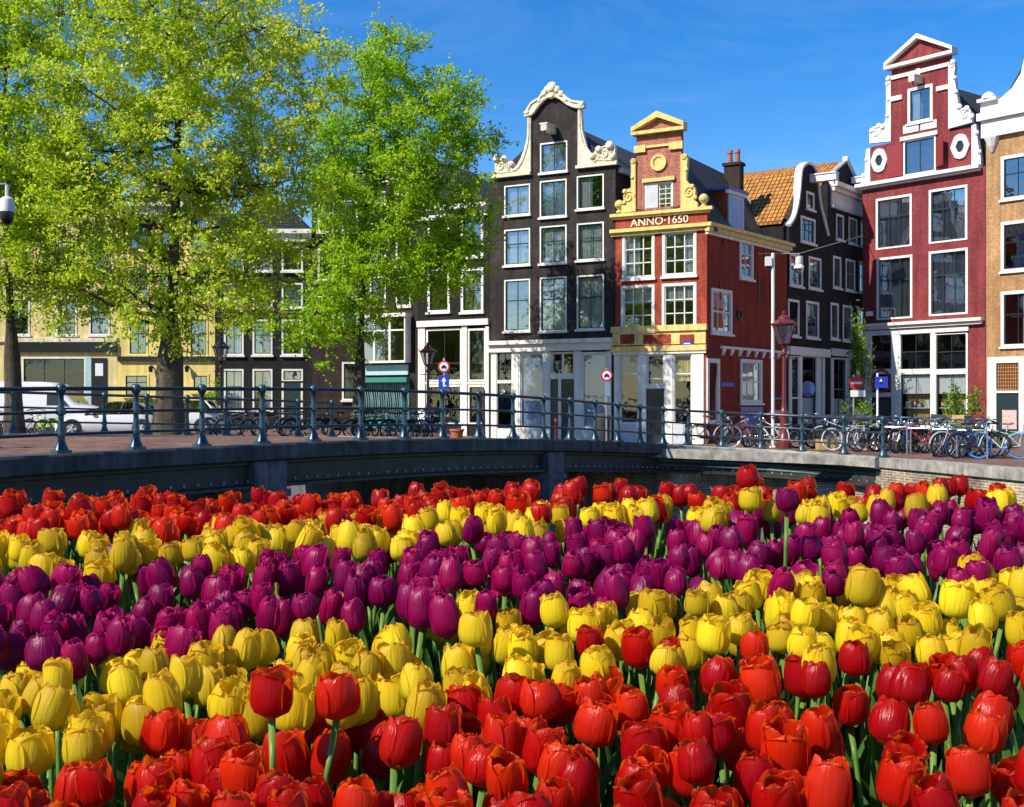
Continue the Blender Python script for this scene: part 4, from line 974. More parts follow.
mb.box(-.15, LW+.15, -.25, .24, zt2, zt2+.9, BW); mb.box(-.3, LW+.3, -.45, .24, zt2+.903, zt2+1.3, BW)
pts = [(-.25, zt2+1.303), (LW+.25, zt2+1.303), (LW+.25, zt2+1.9), (LW-.8, zt2+1.9), (LW-1.5, zt2+2.35), (LW-2.0, zt2+3.0), (LW-2.4, zt2+4.6), (LW/2, zt2+5.6), (2.4, zt2+4.6), (2.0, zt2+3.0), (1.5, zt2+2.35), (.8, zt2+1.9), (-.25, zt2+1.9)]
mb.plate(pts, [], -.12, .24, BW); mb.box(-.32, .75, -.38, .24, zt2+1.90, zt2+2.08, BW)
u_, z_ = .2, zt2+2.15; mb.lathe([(.36, -.1), (.36, .05), (.22, .2), (.05, .3)], (u_, -.1, z_), BW, 12); mb.build('gable_trim', l_root, face=l)
mb = MB(); mb.lathe([(.05, -.8), (.22, -.5), (.38, -.1), (.40, .0)], (.38, -.05, zt2-.0), BW, 10); mb.build('corbel', l_root, face=l)
gable_roof(l, .1, LW-.1, zt+.9, zt+5.6, .3, 12, 'slate_tiles', over=.05)
mb = MB(); mb.box(lp[0], lp[0]+.5, -.06, .14, lp[2], lp[3], BW); mb.box(lp[0], lp[1], -.1, .14, lp[3]-.55, lp[3], BW) if False else mb.box(lp[0]+.5, lp[1], -.06, .14, lp[3]-.32, lp[3], BW)
for x in (lp[0]+1.75, lp[0]+3.3, lp[1]-.3): mb.box(x, x+.26, -.055, .14, lp[2], lp[3]-.32, BW)
mb.box(lp[0]+.5, lp[1], -.05, .13, l(1004, 391)[1]-.1, l(1004, 391)[1]+.02, BW); mb.build('shopfront', l_root, face=l)
zd = l(1004, 391)[1]-.1
mb = MB(); x0, x1 = lp[0]+.5, lp[0]+1.75; mb.box(x0, x1, .03, .08, lp[2], zd, 'dark_door'); d = mb.build('door', l_root, face=l)
mb = MB(); mb.box(x0+.3, x1-.15, .012, .027, zd-1.9, zd-.9, 'poster'); mb.build('poster', d)
mb = MB(); z1 = lp[3]-.34; z0 = zd+.14; mb.box(x0+.02, x1-.02, .05, .07, z0, z1, 'maroon_iron')
for q in range(9): x = x0+.08+q*(x1-x0-.16)/8; mb.box(x-.012, x+.012, .03, .048, z0, z1, 'wood_box')
for q in range(8): z = z0+.05+q*(z1-z0-.1)/7; mb.box(x0+.03, x1-.03, .022, .029, z-.012, z+.012, 'wood_box')
mb.build('lattice_transom', l_root, face=l)
for a in (lp[0]+2.01, lp[0]+3.56): window(l, (a, a+1.25 if a < lp[0]+3 else lp[1]-.3, lp[2]+.5, lp[3]-.33), 1, (.3,), case=.04, sill=False, glassm='shop_glass', name='shop_window')
# ------------------------------------------------------------------ the row of houses behind the elms
Z7 = .66
def flat_house(name, label, px0, px1, d, ytop, m, wins, D=9, z0=Z7, wm='white_paint', sm='dark_sash', extra=None, cornice='white_paint', roofz=2.2, roofm='slate_tiles', arch=False, cols=2, rows=(.42,), curs=(None,), u=(1, 0)):
    ox = (px0-CX)*d/F
    root = empty(name, (ox, d, z0), 0, label, 'house'); f = Face(root, ox, d, *u); W = f.ud(px1)[0]; H = f((px0+px1)/2, ytop)[1]
    rects = [f.rect(*w[:4]) for w in wins]
    hl = [hole(r) for r in rects]
    mb = MB(); mb.plate([(0, 0), (W-.004, 0), (W-.004, H), (0, H)], hl, 0, .22, m); body(f, W-.004, D, H-.1, m, mb); mb.build('wall', root, face=f)
    for q, r in enumerate(rects):
        w = wins[q]; kw = w[4] if len(w) > 4 else {}
        a = dict(cols=cols, rows=rows, fm=wm, sm=sm, case=.10, cur=curs[q % len(curs)]); a.update(kw); window(f, r, **a)
    if cornice:
        mb = MB(); mb.box(-.02, W, -.4, .1, H-.12, H+.12, cornice); mb.box(0, W-.02, -.2, .05, H-.55, H-.123, cornice); mb.build('cornice', root, face=f)
    if roofz: gable_roof(f, .05, W-.05, H+.05, H+roofz, .25, D, roofm, over=.0)
    return root, f, W, H
wl_ = []
a_root, fa, AW, AH = flat_house('canal_house', 'cream rendered house with dark shop fascia behind the white van', -48, 118, 67, 196, 'cream_render',
    [(-30, -8, 298, 335), (10, 30, 298, 335), (56, 77, 298, 335), (89, 110, 300, 335), (-30, -8, 240, 275), (10, 30, 240, 275), (56, 77, 240, 275), (89, 110, 240, 275), (22, 86, 357, 396, dict(cols=3, rows=(), sill=False, glassm='shop_glass', name='shop_window'))], curs=('left', None, None, 'right', 'full', None))
trim(fa, 'fascia', [(14, 117, 343, 352, .16)], 'black_paint'); trim(fa, 'string_course', [(-46, 117, 338, 342, .12)], 'stone_cream')
r = fa.rect(92, 107, 358, 412); mb = MB(); mb.box(r[0], r[1], -.05, .05, 0, r[3], 'black_paint'); mb.box(r[0]+.2, r[1]-.2, -.065, -.053, r[3]-1.0, r[3]-.3, 'white_curtain'); mb.build('door', a_root, face=fa)
r = fa.rect(86.5, 91.5, 357, 412); mb = MB(); mb.box(r[0], r[1], -.05, .05, 0, r[3], 'light_blue_paint'); mb.build('pilaster', a_root, face=fa)
b_root, fb, BW_, BH = flat_house('canal_house', 'yellow rendered house with arched ground floor windows behind the thick elm', 118, 215, 67, 205, 'yellow_render',
    [(128, 148, 317.5, 355), (160, 180, 317.5, 355), (189, 208, 318, 356), (128, 149, 265, 302), (160, 180, 265, 302), (189, 208, 266, 302), (124, 149, 374, 396, dict(rows=(.4,), wm=None) if False else dict(rows=(.35,))), (192, 209, 374, 392, dict(rows=())), (128, 149, 218, 250), (160, 180, 218, 250), (189, 208, 218, 250)], sm='green_sash', curs=(None, 'full', None), wm='yellow_render')
trim(fb, 'string_course', [(118, 214, 356.5, 361, .14)], 'black_paint')
for px in (152, 188):
    u, z = fb(px, 366); mb = MB(); mb.box(u-.04, u+.04, -.25, .0, z-.02, z+.02, 'black_paint'); mb.lathe([(.10, -.35), (.14, -.05), (.05, .03)], (u, -.25, z), 'black_paint', 8); mb.build('wall_lamp', b_root, face=fb)
r = fb.rect(157, 171, 372, 410); mb = MB(); mb.box(r[0], r[1], -.03, .03, 0, r[3], 'dark_door'); mb.build('door', b_root, face=fb)
c_root, fc, CW, CH = flat_house('canal_house', 'black brick house with three columns of white framed windows and a white cornice', 215, 312, 66, 232, 'black_brick',
    [(x0, x1, y0, y1) for x0, x1 in ((224, 243.7), (252.6, 272.5), (281.7, 303)) for y0, y1 in ((283, 307.7), (319.6, 355))]+[(224, 243.7, 369, 410), (252.6, 272.5, 369, 410), (281.7, 303, 369, 381, dict(rows=(), cols=1, sill=False)), (224, 243.7, 246, 271), (252.6, 272.5, 246, 271), (281.7, 303, 246, 271)], curs=('full', 'right', 'full', 'left', 'full', None), roofz=2.6, wm='white_paint', sm='green_sash')
r = fc.rect(281.7, 303, 383, 425); mb = MB(); mb.box(r[0], r[0]+.12, -.04, .05, 0, r[3], 'stone_cream'); mb.box(r[1]-.12, r[1], -.04, .05, 0, r[3], 'stone_cream'); mb.box(r[0]+.12, r[1]-.12, -.02, .04, 0, r[3], 'dark_door'); mb.build('door', c_root, face=fc)
d_root, fd, DW, DH = flat_house('canal_house', 'dark brown house deep in the shade of the green elm', 312, 363.5, 66, 176, 'dark_brown_brick',
    [(x0, x1, y0, y1) for x0, x1 in ((318, 334), (342, 358)) for y0, y1 in ((200, 232), (248, 280), (296, 330))]+[(342, 358, 362, 400, dict(glassm='shop_glass'))], curs=(None, None, 'left'), cornice='stone_cream', roofz=1.6)
e_root, fe, EW, EH = flat_house('canal_house', 'brown brick house with a white bay window over a teal shopfront', 363.6, 418, p363.y, 172, 'dark_brown_brick',
    [(x0, x1, y0, y1) for x0, x1 in ((370, 386), (396, 411)) for y0, y1 in ((192, 222), (236, 266), (276, 306))], u=(UX, UY), curs=(None, 'left'), cornice='stone_cream', roofz=1.4, z0=.4)
r = fe.rect(365, 411, 318, 361); bay = MB(); u0, u1, z0, z1 = r
bay.box(u0, u1, -.55, -.003, z0-.12, z0, W_); bay.box(u0-.08, u1+.08, -.65, -.003, z1, z1+.2, W_)
for q in range(4): x = u0+(u1-u0)*q/3; bay.box(max(x-.07, u0), min(x+.07, u1), -.55, -.45, z0+.002, z1-.002, W_)
bay.box(u0+.07, u1-.07, -.53, -.47, z0+(z1-z0)*.68, z0+(z1-z0)*.68+.08, W_); bay.box(u0, u0+.07, -.45, -.003, z0, z1, W_); bay.box(u1-.07, u1, -.45, -.003, z0, z1, W_)
bo = bay.build('bay_window', e_root, face=fe); mb = MB(); mb.poly([(u0+.07, -.5, z0), (u1-.07, -.5, z0), (u1-.07, -.5, z1), (u0+.07, -.5, z1)], 'window_glass'); mb.build('pane', bo)
trim(fe, 'fascia', [(366, 409, 365, 375, .12)], 'light_blue_paint'); trim(fe, 'awning', [(362.5, 411, 377.5, 382.5, .45)], 'teal_paint')
mb = MB(); r = fe.rect(365, 409, 383, 425)
for q in range(7): x = r[0]+(r[1]-r[0])*q/6; mb.box(x-.05, x+.05, -.05, .02, 0, r[3], 'teal_paint')
mb.box(r[0], r[1], -.04, .02, 0, .8, 'teal_paint'); mb.box(r[0]+.05, r[1]-.05, -.025, -.005, .8, r[3], 'dark_sash')
for q in range(20): x = r[0]+(r[1]-r[0])*(q+.5)/20; mb.tube([(x, -.07, .9), (x+.1, -.07, 1.6), (x-.05, -.07, r[3]-.1)], .015, 'light_blue_paint', 4)
mb.build('shopfront', e_root, face=fe)
f_root, ff, FW, FH = flat_house('canal_house', 'dark house with tall white framed windows between teal shop and brown gable', 418.2, 489.8, p418.y, 208, 'black_brick',
    [(x0, x1, y0, y1, dict(rows=(.5,), case=.14)) for x0, x1 in ((427.6, 450), (461, 483.5)) for y0, y1 in ((217, 257), (268, 312))]+[(426.5, 462, 328.5, 381, dict(cols=2, rows=(), case=.1, sill=False, glassm='shop_glass', name='shop_window')), (468, 486, 328.5, 381, dict(cols=1, rows=(), case=.1, sill=False, glassm='shop_glass', name='shop_window')), (426.5, 462, 385, 424, dict(cols=2, rows=(), case=.1, sill=False, glassm='shop_glass', name='shop_window')), (468, 486, 385, 424, dict(cols=1, rows=(), case=.1, sill=False, glassm='shop_glass', name='shop_window'))],
    u=(UX, UY), curs=(None,), z0=.2, roofz=1.8)
trim(ff, 'shopfront', [(418.5, 489.6, 320, 326, .2), (419, 425.8, 326.2, 440, .1), (462.2, 467.6, 326.2, 440, .09), (486.3, 489.6, 326.2, 440, .1), (425.9, 462.1, 381.5, 384.5, .06), (467.7, 486.2, 381.5, 384.5, .06)], W_)
# more roofs far to the left and right so the street does not end in a hole
x_root, fx, XW, XH = flat_house('canal_house', 'brown brick house at the far end of the street, left of the cream house', -150, -49, 66, 190, 'dark_brown_brick',
    [(x0, x1, y0, y1) for x0, x1 in ((-140, -118), (-106, -84), (-76, -56)) for y0, y1 in ((240, 275), (298, 335), (358, 398))], curs=('full', None))

# ------------------------------------------------------------------ trees
def tree(name, label, base, trunk_r, crown, ncl, nleaf, leafm, seed, fork, leaf=.13, spread=.62, lean=(0, 0), ochre=.0, group=None, fuzz=.9):
    """crown: list of ellipsoids (dx,dy,z,rx,ry,rz) relative to the base"""
    rnd = np.random.RandomState(seed); root = empty(name, base, 0, label, 'tree', group)
    # main limbs
    limbs = []; wood = MB()
    def curve(a, b, n, sag):
        a = Vector(a); b = Vector(b); out = []
        for q in range(n+1):
            t = q/n; p = a.lerp(b, t); p.z += sag*math.sin(math.pi*t); p.x += rnd.uniform(-.12, .12)*math.sin(math.pi*t); p.y += rnd.uniform(-.12, .12)*math.sin(math.pi*t); out.append(p)
        return out
    tops = max(c[2]+c[5]*.75 for c in crown)
    tk = [Vector((lean[0]*t*t+.10*math.sin(5*t+seed), lean[1]*t*t+.08*math.cos(4*t), tops*t)) for t in np.linspace(0, 1, 13)]
    tb = MB(); rs = [trunk_r*(1.5 if q == 0 else 1.12 if q == 1 and tops/12 < 1 else 1.0)*(1-.93*(q/12)**.75) for q in range(13)]; rs[0] = trunk_r*1.35; rs[1] = trunk_r; 
    fi_ = max(1, int(fork/tops*12))
    for q in range(1, fi_+1): rs[q] = trunk_r*(1-.12*q/fi_)
    for q in range(fi_+1, 13): rs[q] = max(.03, trunk_r*.45*(1-(q-fi_)/(12-fi_)*.93))
    tb.tube(tk, rs, 'bark', 12); tb.build('trunk', root, smooth=True)
    samples = [(p, rs[q]) for q, p in enumerate(tk) if q >= fi_]
    for c in crown:
        n = max(2, int(c[3]*1.6))
        for q in range(n):
            a = 2*math.pi*(q+rnd.rand()*.7)/n; e = rnd.uniform(-.2, .8)
            end = Vector((c[0]+c[3]*.82*math.cos(a)*math.cos(e), c[1]+c[4]*.82*math.sin(a)*math.cos(e), c[2]+c[5]*.82*math.sin(e)))
            cand = [(p, r) for p, r in samples[:9] if p.z < end.z+.5] or samples[:2]
            st, r0 = min(cand, key=lambda pr: (pr[0]-end).length+rnd.rand()*1.5)
            cv = curve(st, end, 7, -.35*rnd.rand()); rr = [max(.025, min(r0*.6, trunk_r*(.42 if c[2] > 6 else .2))*(1-.9*t/7)) for t in range(8)]
            wood.tube(cv, rr, 'bark', 7); limbs += list(zip(cv[2:], rr[2:]))
    cents = []
    while len(cents) < ncl:
        c = crown[rnd.choice(len(crown), p=np.array([x[3]*x[4]*x[5] for x in crown])/sum(x[3]*x[4]*x[5] for x in crown))]
        v = rnd.normal(size=3); v /= np.linalg.norm(v); rad = rnd.rand()**.42*(1+fuzz*.12*rnd.normal())
        cents.append(np.array([c[0]+v[0]*c[3]*rad, c[1]+v[1]*c[4]*rad, c[2]+v[2]*c[5]*rad]))
    LP = np.array([list(p) for p, r in limbs])
    twigs = []
    for ce in cents:
        j = np.argmin(((LP-ce)**2).sum(1)); a = Vector(LP[j]); b = Vector(ce); r0 = min(limbs[j][1]*.55, .045)
        cv = curve(a, b, 4, rnd.uniform(-.15, .15)); wood.tube(cv, [max(.008, r0*(1-.8*t/4)) for t in range(5)], 'bark', 4, caps=False)
        twigs.append(cv)
    wood.build('limbs', root, smooth=True)
    # leaves strung along sprays that leave every twig end
    N = ncl*nleaf; cid = np.repeat(np.arange(ncl), nleaf); C_ = np.array(cents)[cid]
    nspr = 9
    dirs = rnd.normal(size=(ncl, nspr, 3)); dirs[:, :, 2] *= .55; dirs[:, :, 2] += .05; dirs /= np.linalg.norm(dirs, axis=2, keepdims=True)
    ln = rnd.uniform(.45, 1.25, size=(ncl, nspr))*spread*1.5
    si = rnd.randint(0, nspr, N); t = rnd.rand(N)**.7
    pos = C_+dirs[cid, si]*(ln[cid, si]*t)[:, None]; pos[:, 2] -= (t**2)*.12
    pos += rnd.normal(size=(N, 3))*.07*spread/.62
    # back along the twig
    back = rnd.rand(N) < .25
    tw = np.array([[list(p) for p in cv] for cv in twigs]); w = rnd.uniform(1.2, 4, N); i0 = np.floor(w).astype(int).clip(0, 3); fr = (w-i0)[:, None]
    tp = tw[cid, i0]*(1-fr)+tw[cid, i0+1]*fr
    pos[back] = tp[back]+rnd.normal(size=(back.sum(), 3))*.16
    nrm = rnd.normal(size=(N, 3)); nrm[:, 2] += .7; nrm /= np.linalg.norm(nrm, axis=1, keepdims=True)
    ax = rnd.normal(size=(N, 3)); ax -= nrm*(ax*nrm).sum(1, keepdims=True); ax /= np.linalg.norm(ax, axis=1, keepdims=True); bx = np.cross(nrm, ax)
    L = leaf*rnd.uniform(.65, 1.35, N)[:, None]; Wd = L*rnd.uniform(.5, .8, N)[:, None]
    V = np.empty((N, 4, 3)); V[:, 0] = pos-ax*L*.55; V[:, 1] = pos+bx*Wd*.5-ax*L*.05+nrm*L*.12; V[:, 2] = pos+ax*L*.55; V[:, 3] = pos-bx*Wd*.5-ax*L*.05+nrm*L*.12
    ctone = rnd.rand(ncl)*.35; tone = ctone[cid]+rnd.rand(N)*.45
    oc = rnd.rand(N) < ochre; tone[oc] = rnd.uniform(.75, 1, oc.sum())
    npmesh('crown', V.reshape(-1, 3), np.arange(N*4).reshape(N, 4), [leafm], root, tone.clip(0, 1))
    return root
t1 = Vector((-11.35, 40.0, .68))
tree('elm_tree', 'huge elm with thick trunk and yellow green crown of ripening seeds, before the yellow house', t1, .50,
     [(-.3, 0, 9.6, 5.4, 4.2, 5.0), (2.6, .3, 7.4, 2.6, 2.6, 3.6), (-3.6, .2, 7.2, 2.6, 2.6, 3.4), (-.5, .4, 14.0, 4.6, 3.8, 4.0), (3.4, 0, 12.2, 2.3, 2.6, 3.6), (-.2, -.6, 4.7, 4.6, 2.4, 1.7)], 700, 160, 'elm_leaves', 11, 3.4, .118, .54, (.35, 0), .34)
t0 = Vector((-16.7, 40.0, .68))
TREE0 = tree('elm_tree', 'elm with dark slim trunk by the white van, its bright green crown leaving the picture', t0, .30,
     [(-.5, 0, 10.0, 3.6, 3.2, 4.6), (1.4, -.3, 7.2, 2.6, 2.4, 3.0), (-1, 0, 14.5, 3.2, 3.0, 3.6), (1.4, 0, 5.3, 2.8, 2.0, 1.6)], 350, 150, 'elm_leaves', 21, 3.2, .12, .60, (-.2, 0), .14)
t2 = Vector((-6.8, 53.0, .55)); K2 = 53/57
tree('elm_tree', 'fresh green elm with slender trunk standing in front of the teal shop', t2, .29,
     [tuple(v*K2 for v in e_) for e_ in [(1.8, 0, 12.7, 5.0, 3.6, 4.2), (1.3, 0, 17.0, 3.1, 2.6, 2.6), (4.8, 0, 14.3, 2.5, 2.3, 2.6), (.6, -.3, 7.9, 3.2, 2.8, 2.8), (-1.0, -.2, 5.9, 2.1, 2.2, 2.4), (3.3, 0, 9.1, 2.5, 2.4, 2.6), (-3.2, -.3, 5.2, 2.3, 1.7, 1.3), (4.8, -.3, 9.2, 2.0, 2.0, 2.6), (-.9, 0, 12.5, 2.2, 2.2, 3.2)]], 580, 140, 'green_leaves', 31, 3.0, .135, .60, (.9, 0), .05)

for q, (x, y) in enumerate(((-34, 51), (-42, 46), (-50, 41), (-58, 35), (-66, 29))):  # unseen elms added so the window panes mirror trees
    o = copy_tree(TREE0); o.location = (x, y, .6); o.rotation_euler.z = q*1.3; o['label'] = 'unseen elm added beyond the picture, mirrored in the window panes'; o['group'] = 'elms mirrored in the windows'
def bush(name, label, loc, size, n, leafm, seed, leaf=.09, cat='bush', pot=None):
    rnd = np.random.RandomState(seed); root = empty(name, loc, 0, label, cat)
    mb = MB()
    for q in range(9):
        a = rnd.rand()*6.28; mb.tube([(0, 0, 0), (size[0]*.3*math.cos(a), size[0]*.3*math.sin(a), size[2]*.5), (size[0]*.6*math.cos(a), size[1]*.6*math.sin(a), size[2]*rnd.uniform(.7, 1))], [.02, .014, .006], 'bark', 5)
    mb.build('stem', root)
    c = 26; ce = rnd.normal(size=(c, 3))*np.array(size)*.33; ce[:, 2] = rnd.rand(c)*size[2]; cid = rnd.randint(0, c, n)
    pos = ce[cid]+rnd.normal(size=(n, 3))*np.array([size[0], size[1], size[2]])*.13; pos[:, 2] = np.abs(pos[:, 2])
    nrm = rnd.normal(size=(n, 3)); nrm /= np.linalg.norm(nrm, axis=1, keepdims=True); ax = rnd.normal(size=(n, 3)); ax = np.cross(nrm, ax); ax /= np.linalg.norm(ax, axis=1, keepdims=True); bx = np.cross(nrm, ax)
    L = leaf*rnd.uniform(.6, 1.4, n)[:, None]
    V = np.empty((n, 4, 3)); V[:, 0] = pos-ax*L*.6; V[:, 1] = pos+bx*L*.3; V[:, 2] = pos+ax*L*.6; V[:, 3] = pos-bx*L*.3
    npmesh('foliage', V.reshape(-1, 3), np.arange(n*4).reshape(n, 4), [leafm], root, (rnd.rand(c)[cid]*.4+rnd.rand(n)*.6))
    return root
def gp(px, d, dz=0): x = (px-CX)*d/F; return Vector((x, d, gz(x, d)+dz))
bush('shrub', 'feathery yellow green shrub in front of the burgundy shop window', gp(965, 43), (.75, .75, 1.9), 2400, 'bush_leaves', 3, .11)
bush('climbing_plant', 'bright green climber in full leaf at the corner of the burgundy house', gp(858.5, 66), (.9, .9, 5.6), 2200, 'bush_leaves', 4, .14, 'climbing plant')
bush('shrub', 'round potted shrub below the no entry sign', gp(862, 55), (1.0, 1.0, 1.7), 1300, 'bush_leaves', 5, .1)
bush('shrub', 'green shrub beside the black brick house door', gp(207, 60), (.9, .9, 2.3), 1300, 'green_leaves', 6, .11)
o = bush('climbing_plant', 'tuft of green leaves hanging over the side street shopfront', Vector(((828.5-CX)*72/F, 72, 4.6)), (1.1, .6, 1.1), 700, 'bush_leaves', 8, .14, 'climbing plant')

# ------------------------------------------------------------------ bicycles
def make_bike(name, label, fm, tyre='rubber', sad='saddle_black', crate=False, guard=True):
    root = empty(name, (0, 0, 0), 0, label, 'bicycle')
    for x in (-.53, .53):
        mb = MB(); mb.torus((0, 0, 0), .335, .024, tyre, 28, 6); mb.torus((0, 0, 0), .308, .011, 'chrome', 28, 4)
        for q in range(14): a = q*math.pi*2/14; mb.tube([(0, .012*(-1)**q, 0), (.305*math.cos(a), 0, .305*math.sin(a))], .0035, 'steel', 3, caps=False)
        mb.tube([(0, -.05, 0), (0, .05, 0)], .03, 'steel', 6)
        o = mb.build('wheel', root, smooth=True); o.location = (x, 0, .36)
    mb = MB(); bb = (-.06, 0, .30); st = (-.22, 0, .82); hd0 = (.36, 0, .72); hd1 = (.33, 0, .88)
    mb.tube([bb, st], .018, fm); mb.tube([bb, hd0], .02, fm); mb.tube([(-.18, 0, .70), hd1], .017, fm); mb.tube([hd0, hd1], .022, fm)
    for s in (-.055, .055): mb.tube([(-.53, s, .36), bb], .011, fm, 5); mb.tube([(-.53, s, .36), (-.19, s*.3, .74)], .010, fm, 5); mb.tube([(.53, s, .36), (.45, s, .56), (.37, s*.3, .71)], .012, fm, 5)
    mb.box(-.5, .0, -.075, -.05, .30, .40, 'car_plastic'); mb.build('frame', root, smooth=True)
    if guard:
        for x, a0, a1 in ((-.53, 10, 190), (.53, 5, 150)):
            mb = MB(); pts = [(x+.375*math.cos(R_(a)), 0, .36+.375*math.sin(R_(a))) for a in np.linspace(a0, a1, 12)]; mb.tube(pts, .022, fm, 5); mb.build('mudguard', root, smooth=True)
    mb = MB(); mb.tube([hd1, (.30, 0, 1.06)], .014, 'chrome', 6); mb.tube([(.12, -.30, 1.07), (.26, -.22, 1.10), (.31, 0, 1.08), (.26, .22, 1.10), (.12, .30, 1.07)], .013, 'chrome', 6)
    for s in (-1, 1): mb.tube([(.18, .27*s, 1.085), (.05, .33*s, 1.06)], .02, 'rubber', 6)
    mb.lathe([(.05, 0), (.06, .04), (.03, .1)], (.42, 0, .86), 'chrome', 8); mb.build('handlebar', root, smooth=True)
    mb = MB(); mb.tube([st, (-.25, 0, .93)], .013, 'chrome', 6)
    v0 = len(mb.v); out = [(-.40, .0), (-.39, .09), (-.30, .10), (-.18, .04), (-.06, .022), (-.05, 0), (-.06, -.022), (-.18, -.04), (-.30, -.10), (-.39, -.09)]
    mb.v += [(x, y, .955+.02*(x < -.3)) for x, y in out]+[(x*.97, y*.8, 1.0+.02*(x < -.3)) for x, y in out]; n = len(out)
    mb.face([v0+q for q in range(n)], sad); mb.face([v0+n+q for q in reversed(range(n))], sad)
    for q in range(n): mb.face((v0+q, v0+n+q, v0+n+(q+1) % n, v0+(q+1) % n), sad)
    mb.build('saddle', root)
    mb = MB()
    for s in (-.07, 0, .07): mb.tube([(-.86, s, .76), (-.28, s, .76)], .008, fm, 4)
    for s in (-.08, .08): mb.tube([(-.53, s, .36), (-.60, s, .76)], .008, fm, 4)
    mb.tube([(-.86, -.08, .76), (-.86, .08, .76)], .008, fm, 4); mb.build('luggage_rack', root)
    mb = MB(); mb.tube([(-.06, -.10, .30), (.08, -.10, .20)], .012, 'chrome', 5); mb.tube([(-.06, .10, .30), (-.20, .10, .40)], .012, 'chrome', 5); mb.tube([(-.06, -.1, .30), (-.06, .1, .30)], .02, 'chrome', 6)
    mb.box(.03, .13, -.19, -.10, .185, .21, 'rubber'); mb.box(-.25, -.15, .10, .19, .39, .415, 'rubber'); mb.build('crank', root)
    if crate:
        mb = MB(); x0, x1, y0, y1, z0, z1 = .40, .82, -.2, .2, .95, 1.2
        mb.box(x0, x1, y0, y1, z0, z0+.015, crate); mb.box(x0, x0+.015, y0, y1, z0+.015, z1, crate); mb.box(x1-.015, x1, y0, y1, z0+.015, z1, crate); mb.box(x0+.015, x1-.015, y0, y0+.015, z0+.015, z1, crate); mb.box(x0+.015, x1-.015, y1-.015, y1, z0+.015, z1, crate); mb.build('crate', root)
    return root
protos = {}
LB = {'black': ('bike_black', 'rubber', 'saddle_black', None), 'whitewall': ('bike_black', 'white_rubber', 'saddle_brown', None), 'blue': ('bike_blue', 'rubber', 'saddle_black', None), 'red': ('bike_red', 'rubber', 'saddle_brown', None), 'silver': ('bike_silver', 'rubber', 'saddle_black', None), 'green': ('bike_green', 'rubber', 'saddle_black', 'wood_box'), 'mint': ('bike_mint', 'blue_rubber', 'saddle_brown', None), 'crate': ('bike_black', 'rubber', 'saddle_black', 'bin_dark')}
def bike(kind, px, d, heading, label, group, lean=0.0, dz=0.0, pos=None):
    if kind not in protos:
        fm, ty, sd, cr = LB[kind]; o = make_bike('bicycle', label, fm, ty, sd, cr); protos[kind] = o
    else: o = copy_tree(protos[kind])
    o.location = pos if pos is not None else gp(px, d, dz); o.rotation_euler = (lean, 0, R_(heading)); o['label'] = label; o['group'] = group; return o
G1 = 'bicycles parked along the right quay'; G2 = 'bicycles behind the bridge railing'; G3 = 'bicycles on the far bank'
bike('whitewall', 714.5, 37.4, 8, 'black bicycle with pale cream tyres leaning on the railing before the red house', G2, .08)
bike('red', 748, 39, 70, 'red framed bicycle seen end on beside the white pole', G2, -.1)
bike('black', 762, 39.5, 62, 'black bicycle between the white pole and the maroon lamp post', G2, -.08)
bike('crate', 796, 39, 160, 'black bicycle with dark front crate just right of the maroon lamp post', G2, .08)
bike('black', 812, 38.4, 12, 'plain black bicycle below the pale blue disc sign', G2, .1)
bike('whitewall', 849, 37.2, 188, 'black cream tyred bicycle below the no entry sign', G2, .1)
bike('silver', 871, 37, 25, 'silver bicycle below the small blue pole sign', G2, -.1)
bike('black', 885, 37.5, 40, 'black bicycle at the end post of the railing', G2, -.1)
kinds = ['black', 'silver', 'black', 'blue', 'red', 'crate', 'black', 'green', 'silver', 'black', 'blue', 'black']
hds = [20, 62, 215, 48, 160, 70, 235, 38, 190, 55, 12, 140]
desc = ['black bicycle first in the quay row after the railing end', 'silver bicycle second in the quay row after the railing end', 'black bicycle standing between a silver and a blue one on the quay', 'blue bicycle near the thin white post on the quay', 'red bicycle in the quay row under the shop window', 'black bicycle with dark crate in the quay row under the shop window', 'black bicycle left of the green one with a wooden crate', 'green bicycle with wooden front crate on the quay', 'silver bicycle in front of the feathery shrub', 'black bicycle in front of the feathery shrub', 'blue bicycle right of the feathery shrub', 'black bicycle before the white column of the tan house']
for q, (kd, ds) in enumerate(zip(kinds, desc)):
    px = 893+q*8.0+random.uniform(-3, 3); d = 37.6-q*.36+random.uniform(-.5, .5)
    bike(kd, px, d, hds[q], ds, G1, random.uniform(-.12, .12))
bike('mint', 999, 33.5, 165, 'mint bicycle with bright blue tyres before the tan house door', G1, .1)
